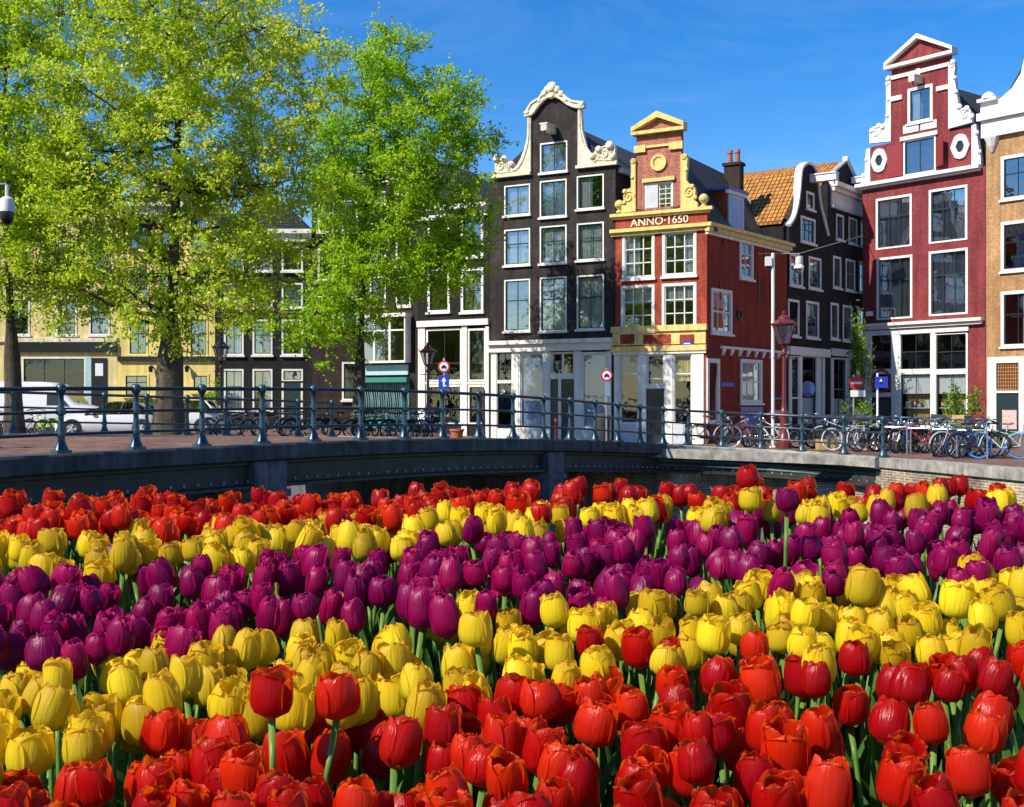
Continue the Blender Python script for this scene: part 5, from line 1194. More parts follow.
for q, (px, d, hd, kd, ds) in enumerate([(689, 38.5, 75, 'black', 'black bicycle end on, left of the cream tyred one by the red house'), (735, 38.2, 30, 'silver', 'silver bicycle tucked behind the cream tyred one'), (770, 38.8, 120, 'silver', 'silver bicycle at the foot of the maroon lamp post'), (805, 39.4, 65, 'black', 'black bicycle end on between lamp post and disc sign'), (827, 39, 25, 'black', 'black bicycle behind the small yellow box'), (838, 38.4, 150, 'silver', 'silver bicycle right of the small yellow box'), (862, 38.2, 70, 'black', 'black bicycle end on under the white plate'), (878, 38.6, 140, 'crate', 'black crate bicycle against the blue sign post'), (900, 38.4, 15, 'silver', 'silver bicycle behind the quay row near the railing end'), (918, 38.0, 150, 'black', 'black bicycle behind the quay row near the thin stands'), (938, 37.0, 25, 'black', 'black bicycle side on behind the quay row'), (957, 36.0, 75, 'black', 'black bicycle end on left of the feathery shrub'), (975, 35.0, 40, 'silver', 'silver bicycle right of the feathery shrub'), (984, 34.6, 110, 'black', 'black bicycle squeezed beside the mint one')]):
    bike(kd, px, d, hd, ds, G2 if px < 890 else G1, random.uniform(-.12, .12))
lx = [(355, 44.5, 100, 'black', 'black bicycle end on beside the slender elm'), (375, 44, 25, 'black', 'black bicycle low before the teal ironwork'), (393, 44.3, 130, 'silver', 'silver bicycle before the teal ironwork'), (413, 44.5, 95, 'black', 'black bicycle end on left of the far maroon lamp'), (424, 44.2, 30, 'crate', 'crate bicycle before the far maroon lamp'), (235, 45.5, 40, 'silver', 'silver bicycle between two windows of the black house'), (262, 45.5, 100, 'black', 'black bicycle end on before the black house'), (305, 45, 20, 'black', 'black bicycle right of the black house door'), (346, 46, 20, 'black', 'black bicycle against the slender elm trunk'), (366, 45, 10, 'green', 'green crate bicycle before the teal shop'), (384, 45, 175, 'crate', 'black crate bicycle before the teal shop'), (408, 46, 40, 'silver', 'silver bicycle left of the far maroon lamp'), (420, 45.5, 60, 'black', 'black bicycle at the foot of the far maroon lamp'), (430, 46, 120, 'silver', 'silver bicycle right of the far maroon lamp'), (398, 46.5, 65, 'black', 'black bicycle under the white bay window'), (436, 44, 10, 'whitewall', 'cream tyred bicycle under the blue arrow sign'),
      (222, 47, 5, 'black', 'black bicycle before the first window of the black house'), (247, 47.5, 170, 'red', 'red bicycle before the black house'), (272, 47, 30, 'silver', 'silver bicycle before the black house door'), (288, 47.5, 80, 'crate', 'crate bicycle before the black house door'), (296, 46.5, 150, 'silver', 'silver bicycle right of the black house door'), (318, 47, 60, 'black', 'black bicycle in the deep shade right of the black house'),
      (28, 44, 8, 'silver', 'silver bicycle left of the white car'), (40, 44.5, 160, 'black', 'black bicycle in front of the white van')]
for px, d, hd, kd, ds in lx: bike(kd, px, d, hd, ds, G3, random.uniform(-.1, .1))
bike('black', 0, 0, 178, 'black bicycle on the bridge deck, mostly outside the picture', G2, .05, pos=Vector((-10.25, 22.0, 1.10)))

# ------------------------------------------------------------------ cars
def wheel(root, x, y, z, r=.33, w=.22):
    mb = MB(); mb.lathe([(r*.62, -w/2), (r*.95, -w/2), (r, -w*.35), (r, w*.35), (r*.95, w/2), (r*.62, w/2)], (0, 0, 0), 'tyre', 22, axis='y'); t = mb.build('wheel', root, smooth=True); t.location = (x, y, z)
    mb = MB(); mb.lathe([(r*.60, 0), (r*.60, .05), (r*.15, .075), (.01, .075)], (0, -w/2+.05, 0), 'steel', 20, axis='y')
    for q in range(5): a = q*2*math.pi/5; mb.tube([(0, -w/2-.03, 0), (r*.58*math.cos(a), -w/2-.02, r*.58*math.sin(a))], .035, 'bike_silver', 5)
    mb.build('rim', t, smooth=True); return t
def loft(secs, mb, m, mats=None):
    i = len(mb.v); n = len(secs[0])
    for s in secs: mb.v += [tuple(p) for p in s]
    for k in range(len(secs)-1):
        for q in range(n-1): mb.face((i+k*n+q, i+k*n+q+1, i+(k+1)*n+q+1, i+(k+1)*n+q), m)
    mb.face([i+q for q in reversed(range(n))], m); mb.face([i+(len(secs)-1)*n+q for q in range(n)], m)
def car(name, label, loc, rz, L, Wd, prof, cabin, bm, roofm, wx, wr=.33):
    """prof: top outline (x,z) front to back; cabin: bottom and top outline of the glasshouse"""
    root = empty(name, loc, R_(rz), label, name.split('_')[-1] if name.split('_')[-1] in ('car', 'van') else 'car')
    mb = MB(); h = Wd/2
    def sec(x, z): 
        t = min(1, (x+L/2)/.5, (L/2-x)/.5); t = max(0.55, .55+.45*t); w = h*t
        return [(x, -w*.9, .2), (x, -w, .36), (x, -w, z*.72), (x, -w*.95, z*.93), (x, -w*.72, z), (x, w*.72, z), (x, w*.95, z*.93), (x, w, z*.72), (x, w, .36), (x, w*.9, .2)]
    loft([sec(x, z) for x, z in prof], mb, bm); bd = mb.build('body', root, smooth=True)
    mb = MB(); bot, top = cabin; wb, wt = h*.92, h*.70
    n = len(bot); i = 0
    sp = bot+top
    mb.v += [(x, -(wb if q < n else wt), z) for q, (x, z) in enumerate(sp)]+[(x, (wb if q < n else wt), z) for q, (x, z) in enumerate(sp)]
    k = len(sp)
    mb.face(list(range(k)), 'car_glass'); mb.face(list(reversed(range(k, 2*k))), 'car_glass')
    for q in range(k): mb.face((q, k+q, k+(q+1) % k, (q+1) % k), roofm if q >= n and q < k-1 else 'car_glass')
    gl = mb.build('windows', root)
    mb = MB(); (xa, za), (xb, zb) = top[0], top[-1]
    mb.box(min(xa, xb)+.05, max(xa, xb)-.05, -wt*.98, wt*.98, max(za, zb)-.0, max(za, zb)+.03, roofm); 
    for (a, b) in ((bot[0], top[-1]), (bot[-1], top[0])):
        for s in (-1, 1): mb.tube([(a[0], s*wb, a[1]), (b[0], s*wt, b[1])], .035, roofm, 6)
    for s in (-1, 1): mb.tube([((bot[0][0]+bot[-1][0])/2, s*wb, bot[0][1]), ((xa+xb)/2, s*wt, (za+zb)/2)], .04, 'car_plastic', 6)
    mb.build('roof', root, smooth=False)
    for x in wx:
        for s in (-1, 1):
            wheel(root, x, s*(h-.10), wr, wr).rotation_euler.z = 0 if s < 0 else math.pi
    for x in wx:
        for s in (-1, 1):
            mb = MB(); mb.lathe([(wr*1.14, 0), (wr*1.14, .02)], (x, s*(h-.0)+(.012 if s < 0 else .012), wr+.02), 'car_plastic', 22, axis='y'); mb.build('wheel_arch', root)
    for s in (-1, 1):
        mb = MB(); mb.box(-L/2-.01, -L/2+.12, s*h*.34-.14, s*h*.34+.14, .56, .68, 'lamp_glass'); mb.build('headlight', root)
        mb = MB(); mb.box(L/2-.1, L/2+.01, s*h*.36-.14, s*h*.36+.14, .70, .84, 'sign_red'); mb.build('tail_light', root)
        mb = MB(); mb.box(-.62, -.5, s*(h+.02)-.06, s*(h+.02)+.08, .93, 1.03, bm); mb.build('mirror', root)
    mb = MB(); mb.box(-L/2-.012, -L/2+.05, -.26, .26, .36, .47, 'item_yellow'); mb.build('number_plate', root)
    return root
car('parked_car', 'white coupe with dark roof parked behind the railing below the yellow house', gp(113, 46.5), 4, 4.1, 1.8,
    [(-2.05, .55), (-1.95, .68), (-1.5, .80), (-.8, .90), (0, .94), (1.0, .95), (1.6, .94), (1.95, .86), (2.05, .62)],
    ([(-.85, .88), (1.75, .92)], [(1.05, 1.32), (.1, 1.36)]), 'car_white', 'car_dark', (-1.3, 1.3))
car('parked_car', 'dark car parked behind the white coupe, only its roof showing', gp(140, 53), 2, 4.3, 1.8,
    [(-2.15, .6), (-2.05, .75), (-1.4, .9), (-.8, .98), (0, 1.0), (1.0, 1.0), (1.8, .98), (2.1, .9), (2.15, .65)],
    ([(-1.1, .95), (1.9, .98)], [(1.3, 1.48), (-.2, 1.5)]), 'car_dark', 'car_dark', (-1.35, 1.35))
car('parked_car', 'small white car half hidden by the thick elm trunk', gp(181, 52), 0, 3.6, 1.7,
    [(-1.8, .6), (-1.7, .75), (-1.2, .9), (-.6, .98), (0, 1.0), (1.0, 1.0), (1.5, .98), (1.75, .9), (1.8, .65)],
    ([(-1.0, .95), (1.65, .98)], [(1.2, 1.45), (-.2, 1.48)]), 'car_white', 'car_white', (-1.15, 1.15))
vr = empty('delivery_van', gp(57, 50.5), R_(180), 'tall white delivery van parked beside the slim dark trunk', 'van')
mb = MB(); hw = 1.0
def vs(x, z, zb=.3, w=hw): return [(x, -w*.92, zb), (x, -w, zb+.2), (x, -w, z*.60), (x, -w*.93, z*.95), (x, -w*.8, z), (x, w*.8, z), (x, w*.93, z*.95), (x, w, z*.60), (x, w, zb+.2), (x, w*.92, zb)]
loft([vs(-2.05, .8, .35, .8), vs(-2.0, 1.0), vs(-1.5, 1.16), vs(-1.05, 1.28), vs(-.4, 1.95), vs(-.1, 2.12), vs(.4, 2.2), vs(2.4, 2.2), vs(2.55, 2.1), vs(2.6, 1.2)], mb, 'car_white'); mb.build('body', vr, smooth=True)
mb = MB(); mb.poly([(-1.03, -.86, 1.30), (-.44, -.80, 1.90), (-.44, .80, 1.90), (-1.03, .86, 1.30)], 'car_glass'); mb.build('windscreen', vr).location = (-.03, 0, .03)
for s in (-1, 1):
    mb = MB(); q = [(-.85, s*1.005, 1.22), (.05, s*1.005, 1.22), (.05, s*.965, 1.78), (-.38, s*.965, 1.74)]; mb.poly(q if s < 0 else q[::-1], 'car_dark'); mb.build('side_window', vr)
    mb = MB(); mb.box(-2.06, -1.98, s*.62-.16, s*.62+.16, .72, .9, 'lamp_glass'); mb.build('headlight', vr)
for x in (-1.35, 1.6):
    for s in (-1, 1): wheel(vr, x, s*.9, .35, .35).rotation_euler.z = 0 if s < 0 else math.pi
r = empty('mobile_toilet_box', gp(45, 47.5), 0); bpy.data.objects.remove(r)
mb = MB(); mb.box(-.4, .4, -.25, .25, .40, .75, 'hi_vis'); mb.box(-.36, .36, -.22, .22, 0, .397, 'car_plastic'); o = mb.build('cargo_box'); o.location = gp(50, 46.5); tag(o, 'lime green box standing left of the white coupe', 'box')

# ------------------------------------------------------------------ lamps, poles, signs
def lamp(label, loc, H=4.3, m='maroon_iron', s=1.0):
    root = empty('street_lamp', loc, 0, label, 'street lamp', 'classic lantern street lamps')
    mb = MB(); mb.lathe([(.25, 0), (.25, .18), (.21, .2), (.19, .36), (.15, .42), (.14, .62), (.12, 1.0), (.125, 1.04), (.165, 1.08), (.165, 1.13), (.11, 1.18), (.09, 1.30)], (0, 0, 0), m, 10); mb.build('base', root, smooth=True)
    mb = MB(); z1 = H-1.2; mb.lathe([(.085, 1.30), (.068, 1.5), (.055, z1-.4), (.052, z1-.2), (.10, z1-.16), (.10, z1-.10), (.06, z1-.06), (.055, z1+.05), (.09, z1+.10), (.14, z1+.16)], (0, 0, 0), m, 10)
    for a in (0, math.pi): mb.tube([(0, 0, z1-.28), (.35*math.cos(a), .35*math.sin(a), z1-.28)], .02, m, 5)
    mb.build('post', root, smooth=True)
    z = z1+.18; mb = MB()
    for q in range(6):
        a = q*math.pi/3; c_, s_ = math.cos(a), math.sin(a); mb.tube([(.17*c_, .17*s_, z), (.36*c_, .36*s_, z+.58)], .018, m, 4)
        b = (q+1)*math.pi/3; mb.tube([(.36*c_, .36*s_, z+.58), (.36*math.cos(b), .36*math.sin(b), z+.58)], .024, m, 4); mb.tube([(.17*c_, .17*s_, z), (.17*math.cos(b), .17*math.sin(b), z)], .02, m, 4)
        mb.tube([(.37*c_, .37*s_, z+.58), (.44*c_, .44*s_, z+.66), (.41*c_, .41*s_, z+.74)], .016, m, 4)
    mb.build('lantern_frame', root)
    mb = MB(); mb.lathe([(.16, z+.01), (.345, z+.57)], (0, 0, 0), 'lamp_glass', 6); mb.build('lantern_glass', root)
    mb = MB(); mb.lathe([(.40, z+.58), (.42, z+.62), (.30, z+.70), (.20, z+.76), (.19, z+.84), (.12, z+.88), (.06, z+.93), (.085, z+.97), (.03, z+1.03), (.006, z+1.06)], (0, 0, 0), m, 12); mb.build('lantern_cap', root, smooth=True)
    return root
lamp('large maroon lantern post right of the white pole', gp(784, 38.2), 4.35)
lamp('far maroon lantern post before the white framed shop windows', gp(428, 56), 4.3)
lamp('dark lantern post before the black brick house, half lost in leaves', gp(221, 54), 4.3, 'black_paint')
def pole(name, label, px, d, py_top, m='steel', r=.03, cat='sign'):
    b = gp(px, d); H = CZ-(py_top-CY)*d/F-b.z; root = empty(name, b, 0, label, cat)
    mb = MB(); mb.tube([(0, 0, 0), (0, 0, H)], r, m, 8); mb.lathe([(r*2.2, 0), (r*2.2, .04), (r*1.2, .06)], (0, 0, 0), m, 10); mb.build('post', root, smooth=True); return root, H, d
def disc(root, z, r, m, x=0, y=-.05, name='sign_plate', rim=None):
    mb = MB(); mb.lathe([(r, 0), (r, .02)], (x, y, z), rim or m, 28, axis='y')
    if rim: mb.lathe([(r*.74, 0), (r*.74, .004)], (x, y-.0215, z), m, 28, axis='y')
    return mb.build(name, root)
def car_icon(mb, z, s, m, y):
    for pts in ([(-.9, -.5), (.9, -.5), (.9, .05), (.6, .12), (.42, .55), (-.42, .55), (-.6, .12), (-.9, .05)],): mb.plate([(a*s, z+b*s) for a, b in pts], [], y, y+.003, m)
    for x in (-.6, .6): mb.box((x-.18)*s, (x+.18)*s, y, y+.003, z-.8*s, z-.505*s, m)
def zof(root, py, d): return CZ-(py-CY)*d/F-root.location.z
root, H, d = pole('traffic_sign', 'round red ringed no cars sign on a thin post before the brown house', 606.5, 34.6, 368, r=.03)
z = zof(root, 375.3, d); R0 = 5.8*d/F; disc(root, z, R0, 'sign_white', rim='sign_red'); mb = MB(); car_icon(mb, z, R0*.48, 'black_paint', -.083); mb.build('car_symbol', root)
mb = MB(); zz = zof(root, 389, d); mb.box(-.05, .10, -.06, -.032, zz-.2, zz+.2, 'blue_grey_paint'); mb.build('sticker_plate', root)
root, H, d = pole('traffic_sign', 'red ringed no cars disc above a blue square with white arrow', 444, 30.5, 358, r=.03)
z = zof(root, 366.7, d); R0 = 6.6*d/F; disc(root, z, R0*.9, 'sign_white', rim='sign_red'); mb = MB(); car_icon(mb, z, R0*.42, 'black_paint', -.083); mb.build('car_symbol', root)
z = zof(root, 382, d); s = 5.3*d/F; mb = MB(); mb.box(-s, s, -.07, -.045, z-s*1.25, z+s*1.25, 'sign_blue'); 
mb.plate([(-.16*s, z-.9*s), (.16*s, z-.9*s), (.16*s, z+.1*s), (.5*s, z+.1*s), (0, z+.95*s), (-.5*s, z+.1*s), (-.16*s, z+.1*s)], [], -.075, -.071, 'sign_white'); mb.box(.2*s, .5*s, -.075, -.071, z-.8*s, z-.6*s, 'sign_white'); mb.build('arrow_plate', root)
root, H, d = pole('traffic_sign', 'red no entry disc over a small white plate beside the green climber', 853.5, 41, 375, r=.03)
z = zof(root, 383, d); R0 = 7*d/F; disc(root, z, R0, 'sign_red', x=.09); mb = MB(); mb.box(.09-R0*.72, .09+R0*.72, -.078, -.0715, z-R0*.17, z+R0*.17, 'sign_white'); mb.build('white_bar', root)
z = zof(root, 393.5, d); mb = MB(); mb.box(-.12, .38, -.07, -.05, z-.11, z+.11, 'sign_white'); mb.build('lower_plate', root)
root, H, d = pole('traffic_sign', 'blue square cycle route sign on a white post before the burgundy shop', 877.5, 40, 373, m='sign_white', r=.035)
z = zof(root, 382.3, d); mb = MB(); mb.box(-.10, .33, -.07, -.045, z-.19, z+.19, 'sign_blue'); mb.lathe([(.06, 0), (.06, .004)], (.10, -.0705, z), 'black_paint', 12, axis='y'); mb.plate([(.04, z+.02), (.10, z+.13), (.14, z+.02)], [], -.075, -.071, 'sign_white'); mb.build('sign_plate', root)
# pale blue disc on the bell gable house
mb = MB(); R0 = .42; mb.lathe([(R0, 0), (R0, .06)], (0, 0, 0), 'sign_disc', 28, axis='y'); mb.box(-.02, .02, .0, .3, -.02, .02, 'steel'); o = mb.build('hanging_sign'); o.location = P(807.5, 388.8, 66); o.rotation_euler.z = R_(10); tag(o, 'blank pale blue round sign over the dark side street shopfront', 'sign')
# white pole with camera box and the lamp hung across the street
root, H, d = pole('camera_pole', 'tall thin white pole with a small camera box at its top', 773, 38.6, 253, m='bright_white', r=.055, cat='pole')
mb = MB(); mb.box(-.24, -.06, -.1, .1, H-.42, H-.12, 'bright_white'); mb.lathe([(.06, -.1), (.08, 0)], (-.15, 0, H-.42), 'black_paint', 8); mb.build('camera_box', root)
mb = MB(); mb.box(.05, .32, -.03, .03, 1.55, 1.62, 'rail_paint'); mb.build('bracket', root)
pa = P(752, 253.5, 60.5); pb = P(799, 253.5, 60); pc = P(863.5, 235.5, 69.5)
mb = MB(); mb.tube([pa, pb, pc], .022, 'wire_metal', 5); o = mb.build('span_wire'); tag(o, 'span wire strung across the side street between red and burgundy house', 'wire')
lr = empty('hanging_lamp', pb, 0, 'white lamp hanging from the wire across the side street', 'lamp')
mb = MB(); mb.tube([(0, 0, 0), (0, 0, -.15)], .02, 'steel', 6); mb.lathe([(.08, -.15), (.17, -.18), (.19, -.5), (.16, -.55), (.24, -.62), (.26, -.75)], (0, 0, 0), 'bright_white', 14); mb.build('lamp_housing', lr, smooth=True)
mb = MB(); mb.lathe([(.23, -.755), (.20, -.9), (.10, -.98), (.02, -1.0)], (0, 0, 0), 'lamp_glass', 14); mb.build('lamp_globe', lr, smooth=True)
# dome camera at the picture edge, on its own pole just outside
cp = P(-22, 0, 18.5); cp.z = 0
r = empty('security_camera', (cp.x, cp.y, .95), 0, 'white dome security camera with black glass on an arm reaching into the picture', 'camera')
zc_ = CZ-(212-CY)*18.5/F-.95; xo = (7-(-22))*18.5/F
mb = MB(); mb.tube([(0, 0, 0), (0, 0, zc_+.5)], .06, 'rail_paint', 10); mb.tube([(0, 0, zc_+.42), (xo, 0, zc_+.42)], .03, 'rail_paint', 8); mb.tube([(xo, 0, zc_+.42), (xo, 0, zc_+.2)], .03, 'bright_white', 8); mb.build('pole', r, smooth=True)
mb = MB(); mb.lathe([(.06, .23), (.10, .20), (.115, .12), (.115, .0)], (xo, 0, zc_), 'bright_white', 18); mb.build('housing', r, smooth=True)
mb = MB(); mb.lathe([(.105, -.003), (.10, -.10), (.07, -.17), (.02, -.205)], (xo, 0, zc_), 'black_paint', 18); mb.build('dome', r, smooth=True)
# small street things
def post_(name, label, px, d, h_, m, cat, r=.08, group=None):
    mb = MB(); mb.lathe([(r*1.5, 0), (r*1.4, .12), (r, .2), (r*.8, h_*.8), (r*1.05, h_*.84), (r*.9, h_*.92), (r*.5, h_*.98), (.01, h_)], (0, 0, 0), m, 10); o = mb.build(name, smooth=True); o.location = gp(px, d); tag(o, label, cat, group); return o
post_('bollard', 'short brown bollard before the brown house door', 556, 44, .95, 'maroon_iron', 'bollard')
post_('bollard', 'tall dark post before the white framed shop', 483.5, 42, 1.9, 'bin_dark', 'post', .07)
mb = MB(); mb.lathe([(.26, 0), (.28, .05), (.30, .85), (.32, .9), (.30, 1.02), (.14, 1.1), (.02, 1.12)], (0, 0, 0), 'bin_dark', 14); o = mb.build('litter_bin', smooth=True); o.location = gp(602, 43); tag(o, 'dark grey litter bin below the round no cars sign', 'litter bin')
mb = MB(); mb.lathe([(.16, 0), (.22, .3), (.25, .3), (.25, .36), (.21, .36), (.20, .31)], (0, 0, 0), 'terracotta', 14); o = mb.build('flower_pot', smooth=True); o.location = gp(457, 40); tag(o, 'orange clay flower pot before the white framed shop', 'pot')
for q, px in enumerate((897, 921, 946, 972)):
    mb = MB(); x = 0; mb.tube([(-.4, 0, 0), (-.4, 0, .75), (-.36, 0, .8), (.36, 0, .8), (.4, 0, .75), (.4, 0, 0)], .025, 'steel', 8); o = mb.build('bicycle_stand', smooth=True); o.location = gp(px, 36.4-q*.9); o.rotation_euler.z = R_(-30); tag(o, ['steel bicycle stand nearest the railing end', 'steel bicycle stand below the left shop window', 'steel bicycle stand below the right shop window', 'steel bicycle stand before the burgundy wall'][q], 'bicycle stand', 'bicycle stands on the quay')
mb = MB(); mb.box(-.28, .28, -.2, .2, 0, .32, 'wood_box'); mb.box(-.24, .24, -.16, .16, .323, .34, 'soil'); o = mb.build('wooden_box'); o.location = gp(826, 37.5); tag(o, 'small yellow wooden box between bicycles behind the railing', 'box')

# ------------------------------------------------------------------ tulip bed
dk = [.5, 1.05, 1.15, 1.4, 1.74, 2.1, 2.5, 2.87, 3.1, 3.6]; dr = [.45, .400, .387, .355, .313, .255, .225, .207, .200, .195]
def top_z(d): return CZ-float(np.interp(d, dk, dr))
TH = .37
mb = MB(); xs = np.linspace(-2.1, 2.1, 43); ys = np.linspace(.42, 3.22, 29)
mb.v = [(x, y, top_z(y)-TH+.012*math.sin(x*9+y*7)) for y in ys for x in xs]; nx = len(xs)
for j in range(len(ys)-1):
    for i in range(nx-1): mb.face((j*nx+i, j*nx+i+1, (j+1)*nx+i+1, (j+1)*nx+i), 'soil')
o = mb.build('soil', smooth=True); tag(o, kind='structure'); o.name = 'ground_bed'
pl = MB(); 
for x0, x1, y0, y1 in ((-2.2, 2.2, 3.225, 3.36), (-2.2, 2.2, .28, .415), (-2.2, -2.105, .415, 3.225), (2.105, 2.2, .415, 3.225)): pl.box(x0, x1, y0, y1, .5, 1.46 if y0 > 3 else 1.20 if y1 < 1 else 1.25, 'planter_stone')
o = pl.build('planter'); tag(o, 'stone planter wall round the tulip bed', 'planter')

def flower(seed, m, H, R, close, openf=0.0, ragged=1.0):
    rnd = random.Random(seed); mb = MB(); mb.uv = []
    ns, ntn = 12, 8
    for layer in (0, 1):
        ph = rnd.random()*.3+layer*math.pi/3
        for p in range(3):
            a0 = ph+p*2*math.pi/3+rnd.uniform(-.1, .1); Rp = R*(1.0 if layer == 0 else .88); Hp = H*rnd.uniform(.93, 1.05)*(1.0 if layer == 0 else 1.02)
            cl = close*rnd.uniform(.75, 1.2); cu = rnd.uniform(-.10, .12)*openf+rnd.uniform(-.05, .03); i0 = len(mb.v); wv = rnd.random()*6
            for si in range(ns+1):
                s = 1-(1-si/ns)**1.7
                if s < .42: r = Rp*max(0, 1-(1-s/.42)**2.4)**.5*.86+Rp*.14
                else: q = (s-.42)/.58; r = Rp*(1-cl*q*q)
                if s > .8: r += Rp*cu*((s-.8)/.2)**2*2
                W = (1.20 if layer == 0 else 1.12)*min(1, .30+(s/.30)**.6*.7)*(max(0.0, 1-max(0, (s-.40)/.601)**3.6))**.42
                for ti in range(ntn+1):
                    t = ti/ntn*2-1; a = a0+W*t
                    rr = r*(1-.07*(abs(t)**2)*(1 if layer else -.6)-.05*math.exp(-(t/.16)**2)*s)
                    rr += R*.04*math.sin(3.1*t+wv)*s*s+R*.10*max(0, abs(t)-.78)/.22*s
                    z = Hp*(1-(1-s)**1.12)-H*.05*abs(t)**3*s
                    if s > .75: z += H*.016*ragged*math.sin(7*t+wv+p)*((s-.75)/.25); rr += R*.07*ragged*math.sin(5*t+wv*2)*((s-.75)/.25)
                    mb.v.append((rr*math.cos(a), rr*math.sin(a), z)); mb.uv.append((t*.5+.5+p*1.7+layer*5.3, s))
            for si in range(ns):
                for ti in range(ntn):
                    k = i0+si*(ntn+1)+ti; mb.face((k, k+1, k+ntn+2, k+ntn+1), m)
    # base of the cup
    return mb
def mk(mb, name):
    o = mb.build(name, None, smooth=False); me = o.data; me.polygons.foreach_set('use_smooth', [True]*len(me.polygons)); COL.objects.unlink(o); bpy.data.objects.remove(o); return me
FL = {}
for col, m, Hs, Rs, cl in (('red', 'red_petal', .057, .0240, .33), ('yellow', 'yellow_petal', .057, .0240, .30), ('purple', 'purple_petal', .058, .0225, .36), ('pink', 'pink_petal', .058, .026, .35)):
    FL[col] = []
    for q in range(12 if col != 'pink' else 1):
        rr = random.Random(q*17+hash(m) % 3); FL[col].append(mk(flower(q*31+len(m), m, Hs*rr.uniform(.90, 1.12), Rs*rr.uniform(.90, 1.10), cl*rr.uniform(.45, 1.4), rr.choice([0, 0, 0, .4, .8]), 0.8 if col == 'yellow' else .42), 'flower_head'))
ST = []
for q in range(5):
    mb = MB(); rr = random.Random(q); bx, by = rr.uniform(-.02, .02), rr.uniform(-.02, .02)
    mb.tube([(bx*(math.sin(math.pi*t)*1.2), by*math.sin(math.pi*t), t) for t in np.linspace(0, 1, 7)], [.0042, .004, .0038, .0036, .0035, .0036, .0042], 'stem_green', 7); ST.append(mk(mb, 'stem'))
for me in ST:
    a = me.attributes.new('tone', 'FLOAT', 'FACE'); a.data.foreach_set('value', [random.random() for _ in me.polygons])
LF = []
def leafblade(rr, L=None):
    L = L or rr.uniform(.20, .31); w = rr.uniform(.012, .021); out = rr.uniform(.03, .12); tw = rr.uniform(-.6, .6); mb = MB(); n = 9
    for k in range(n+1):
        t = k/n; ww = w*math.sin(math.pi*min(1, .12+.88*t))**.8*(1 if t < 1 else .02); x = .006+out*t**1.7; z = L*t-(.35*out*t**3 if out > .08 else 0); a = tw*t
        for s in (-1, 0, 1): mb.v.append((x+(.0 if s else -.30*ww)*math.cos(a)-s*ww*math.sin(a)*.5, s*ww*math.cos(a), z))
    for k in range(n):
        for s in (0, 1): i = k*3+s; mb.face((i, i+1, i+4, i+3), 'tulip_green')
    return mb
for q in range(7):
    rr = random.Random(100+q); me = mk(leafblade(rr), 'leaf'); a = me.attributes.new('tone', 'FLOAT', 'FACE'); b0 = rr.random()*.5; a.data.foreach_set('value', [b0+random.random()*.3 for _ in me.polygons]); LF.append(me)
GROUPS = {'front': ('red_tulip', 'glossy red tulip in the front band of the bed', 'front band of red tulips'), 'mid': ('yellow_tulip', 'yellow tulip in the broad middle band of the bed', 'middle band of yellow tulips'), 'purple': ('purple_tulip', 'purple tulip in the purple band of the bed', 'band of purple tulips'), 'backy': ('yellow_tulip', 'yellow tulip in the narrow band behind the purple ones', 'back band of yellow tulips'), 'back': ('red_tulip', 'red tulip in the rearmost band under the bridge', 'rear band of red tulips')}
COLR = {'front': 'red', 'mid': 'yellow', 'purple': 'purple', 'backy': 'yellow', 'back': 'red'}
b1x = [0, 60, 110, 160, 230, 300, 400, 500, 600, 700, 850, 940, 1024]; b1y = [790, 785, 768, 728, 712, 716, 714, 694, 680, 672, 668, 652, 634]
b2x = [0, 150, 300, 430, 520, 650, 750, 1024]; b2y = [676, 650, 631, 620, 604, 600, 589, 574]
b3x = [0, 150, 300, 400, 500, 600, 720, 850, 1024]; b3y = [574, 564, 555, 543, 532, 524, 516, 510, 507]
b4x = [0, 200, 400, 500, 700, 850, 1024]; b4y = [541, 528, 518, 511, 502, 498, 498]
def band(px, py):
    if py > np.interp(px, b1x, b1y): return 'front'
    if py > np.interp(px, b2x, b2y): return 'mid'
    if py > np.interp(px, b3x, b3y): return 'purple'
    if py > np.interp(px, b4x, b4y): return 'backy'
    return 'back'
RT = random.Random(5)
def tulip(bandk, x, d, ztop, tilt=None, label=None, col=None, scale=1.0):
    nm, lb, gr = GROUPS[bandk]; col = col or COLR[bandk]
    soil = top_z(d)-TH; r = empty(nm if not (col == 'pink') else 'pink_tulip', (x, d, soil), RT.random()*6.283, label or lb, 'tulip', gr)
    fm = RT.choice(FL[col]); f = bpy.data.objects.new('flower_head', fm); COL.objects.link(f); f.parent = r
    s = RT.uniform(.80, 1.06)*scale; hz = ztop-soil-.058*s
    tx, ty = tilt or (RT.gauss(0, .15), RT.gauss(0, .15)); f.location = (0, 0, hz); f.rotation_euler = (tx, ty, RT.random()*6.283); f.scale = (s, s, s*RT.uniform(.94, 1.06))
    st = bpy.data.objects.new('stem', RT.choice(ST)); COL.objects.link(st); st.parent = r; st.scale = (1, 1, hz+.004)
    for q in range(2):
        l_ = bpy.data.objects.new('leaf', RT.choice(LF)); COL.objects.link(l_); l_.parent = r; l_.rotation_euler.z = q*3.1+RT.random()*1.4; sc = RT.uniform(.75, 1.0); l_.scale = (sc, sc, sc)
    return r
NT = {}
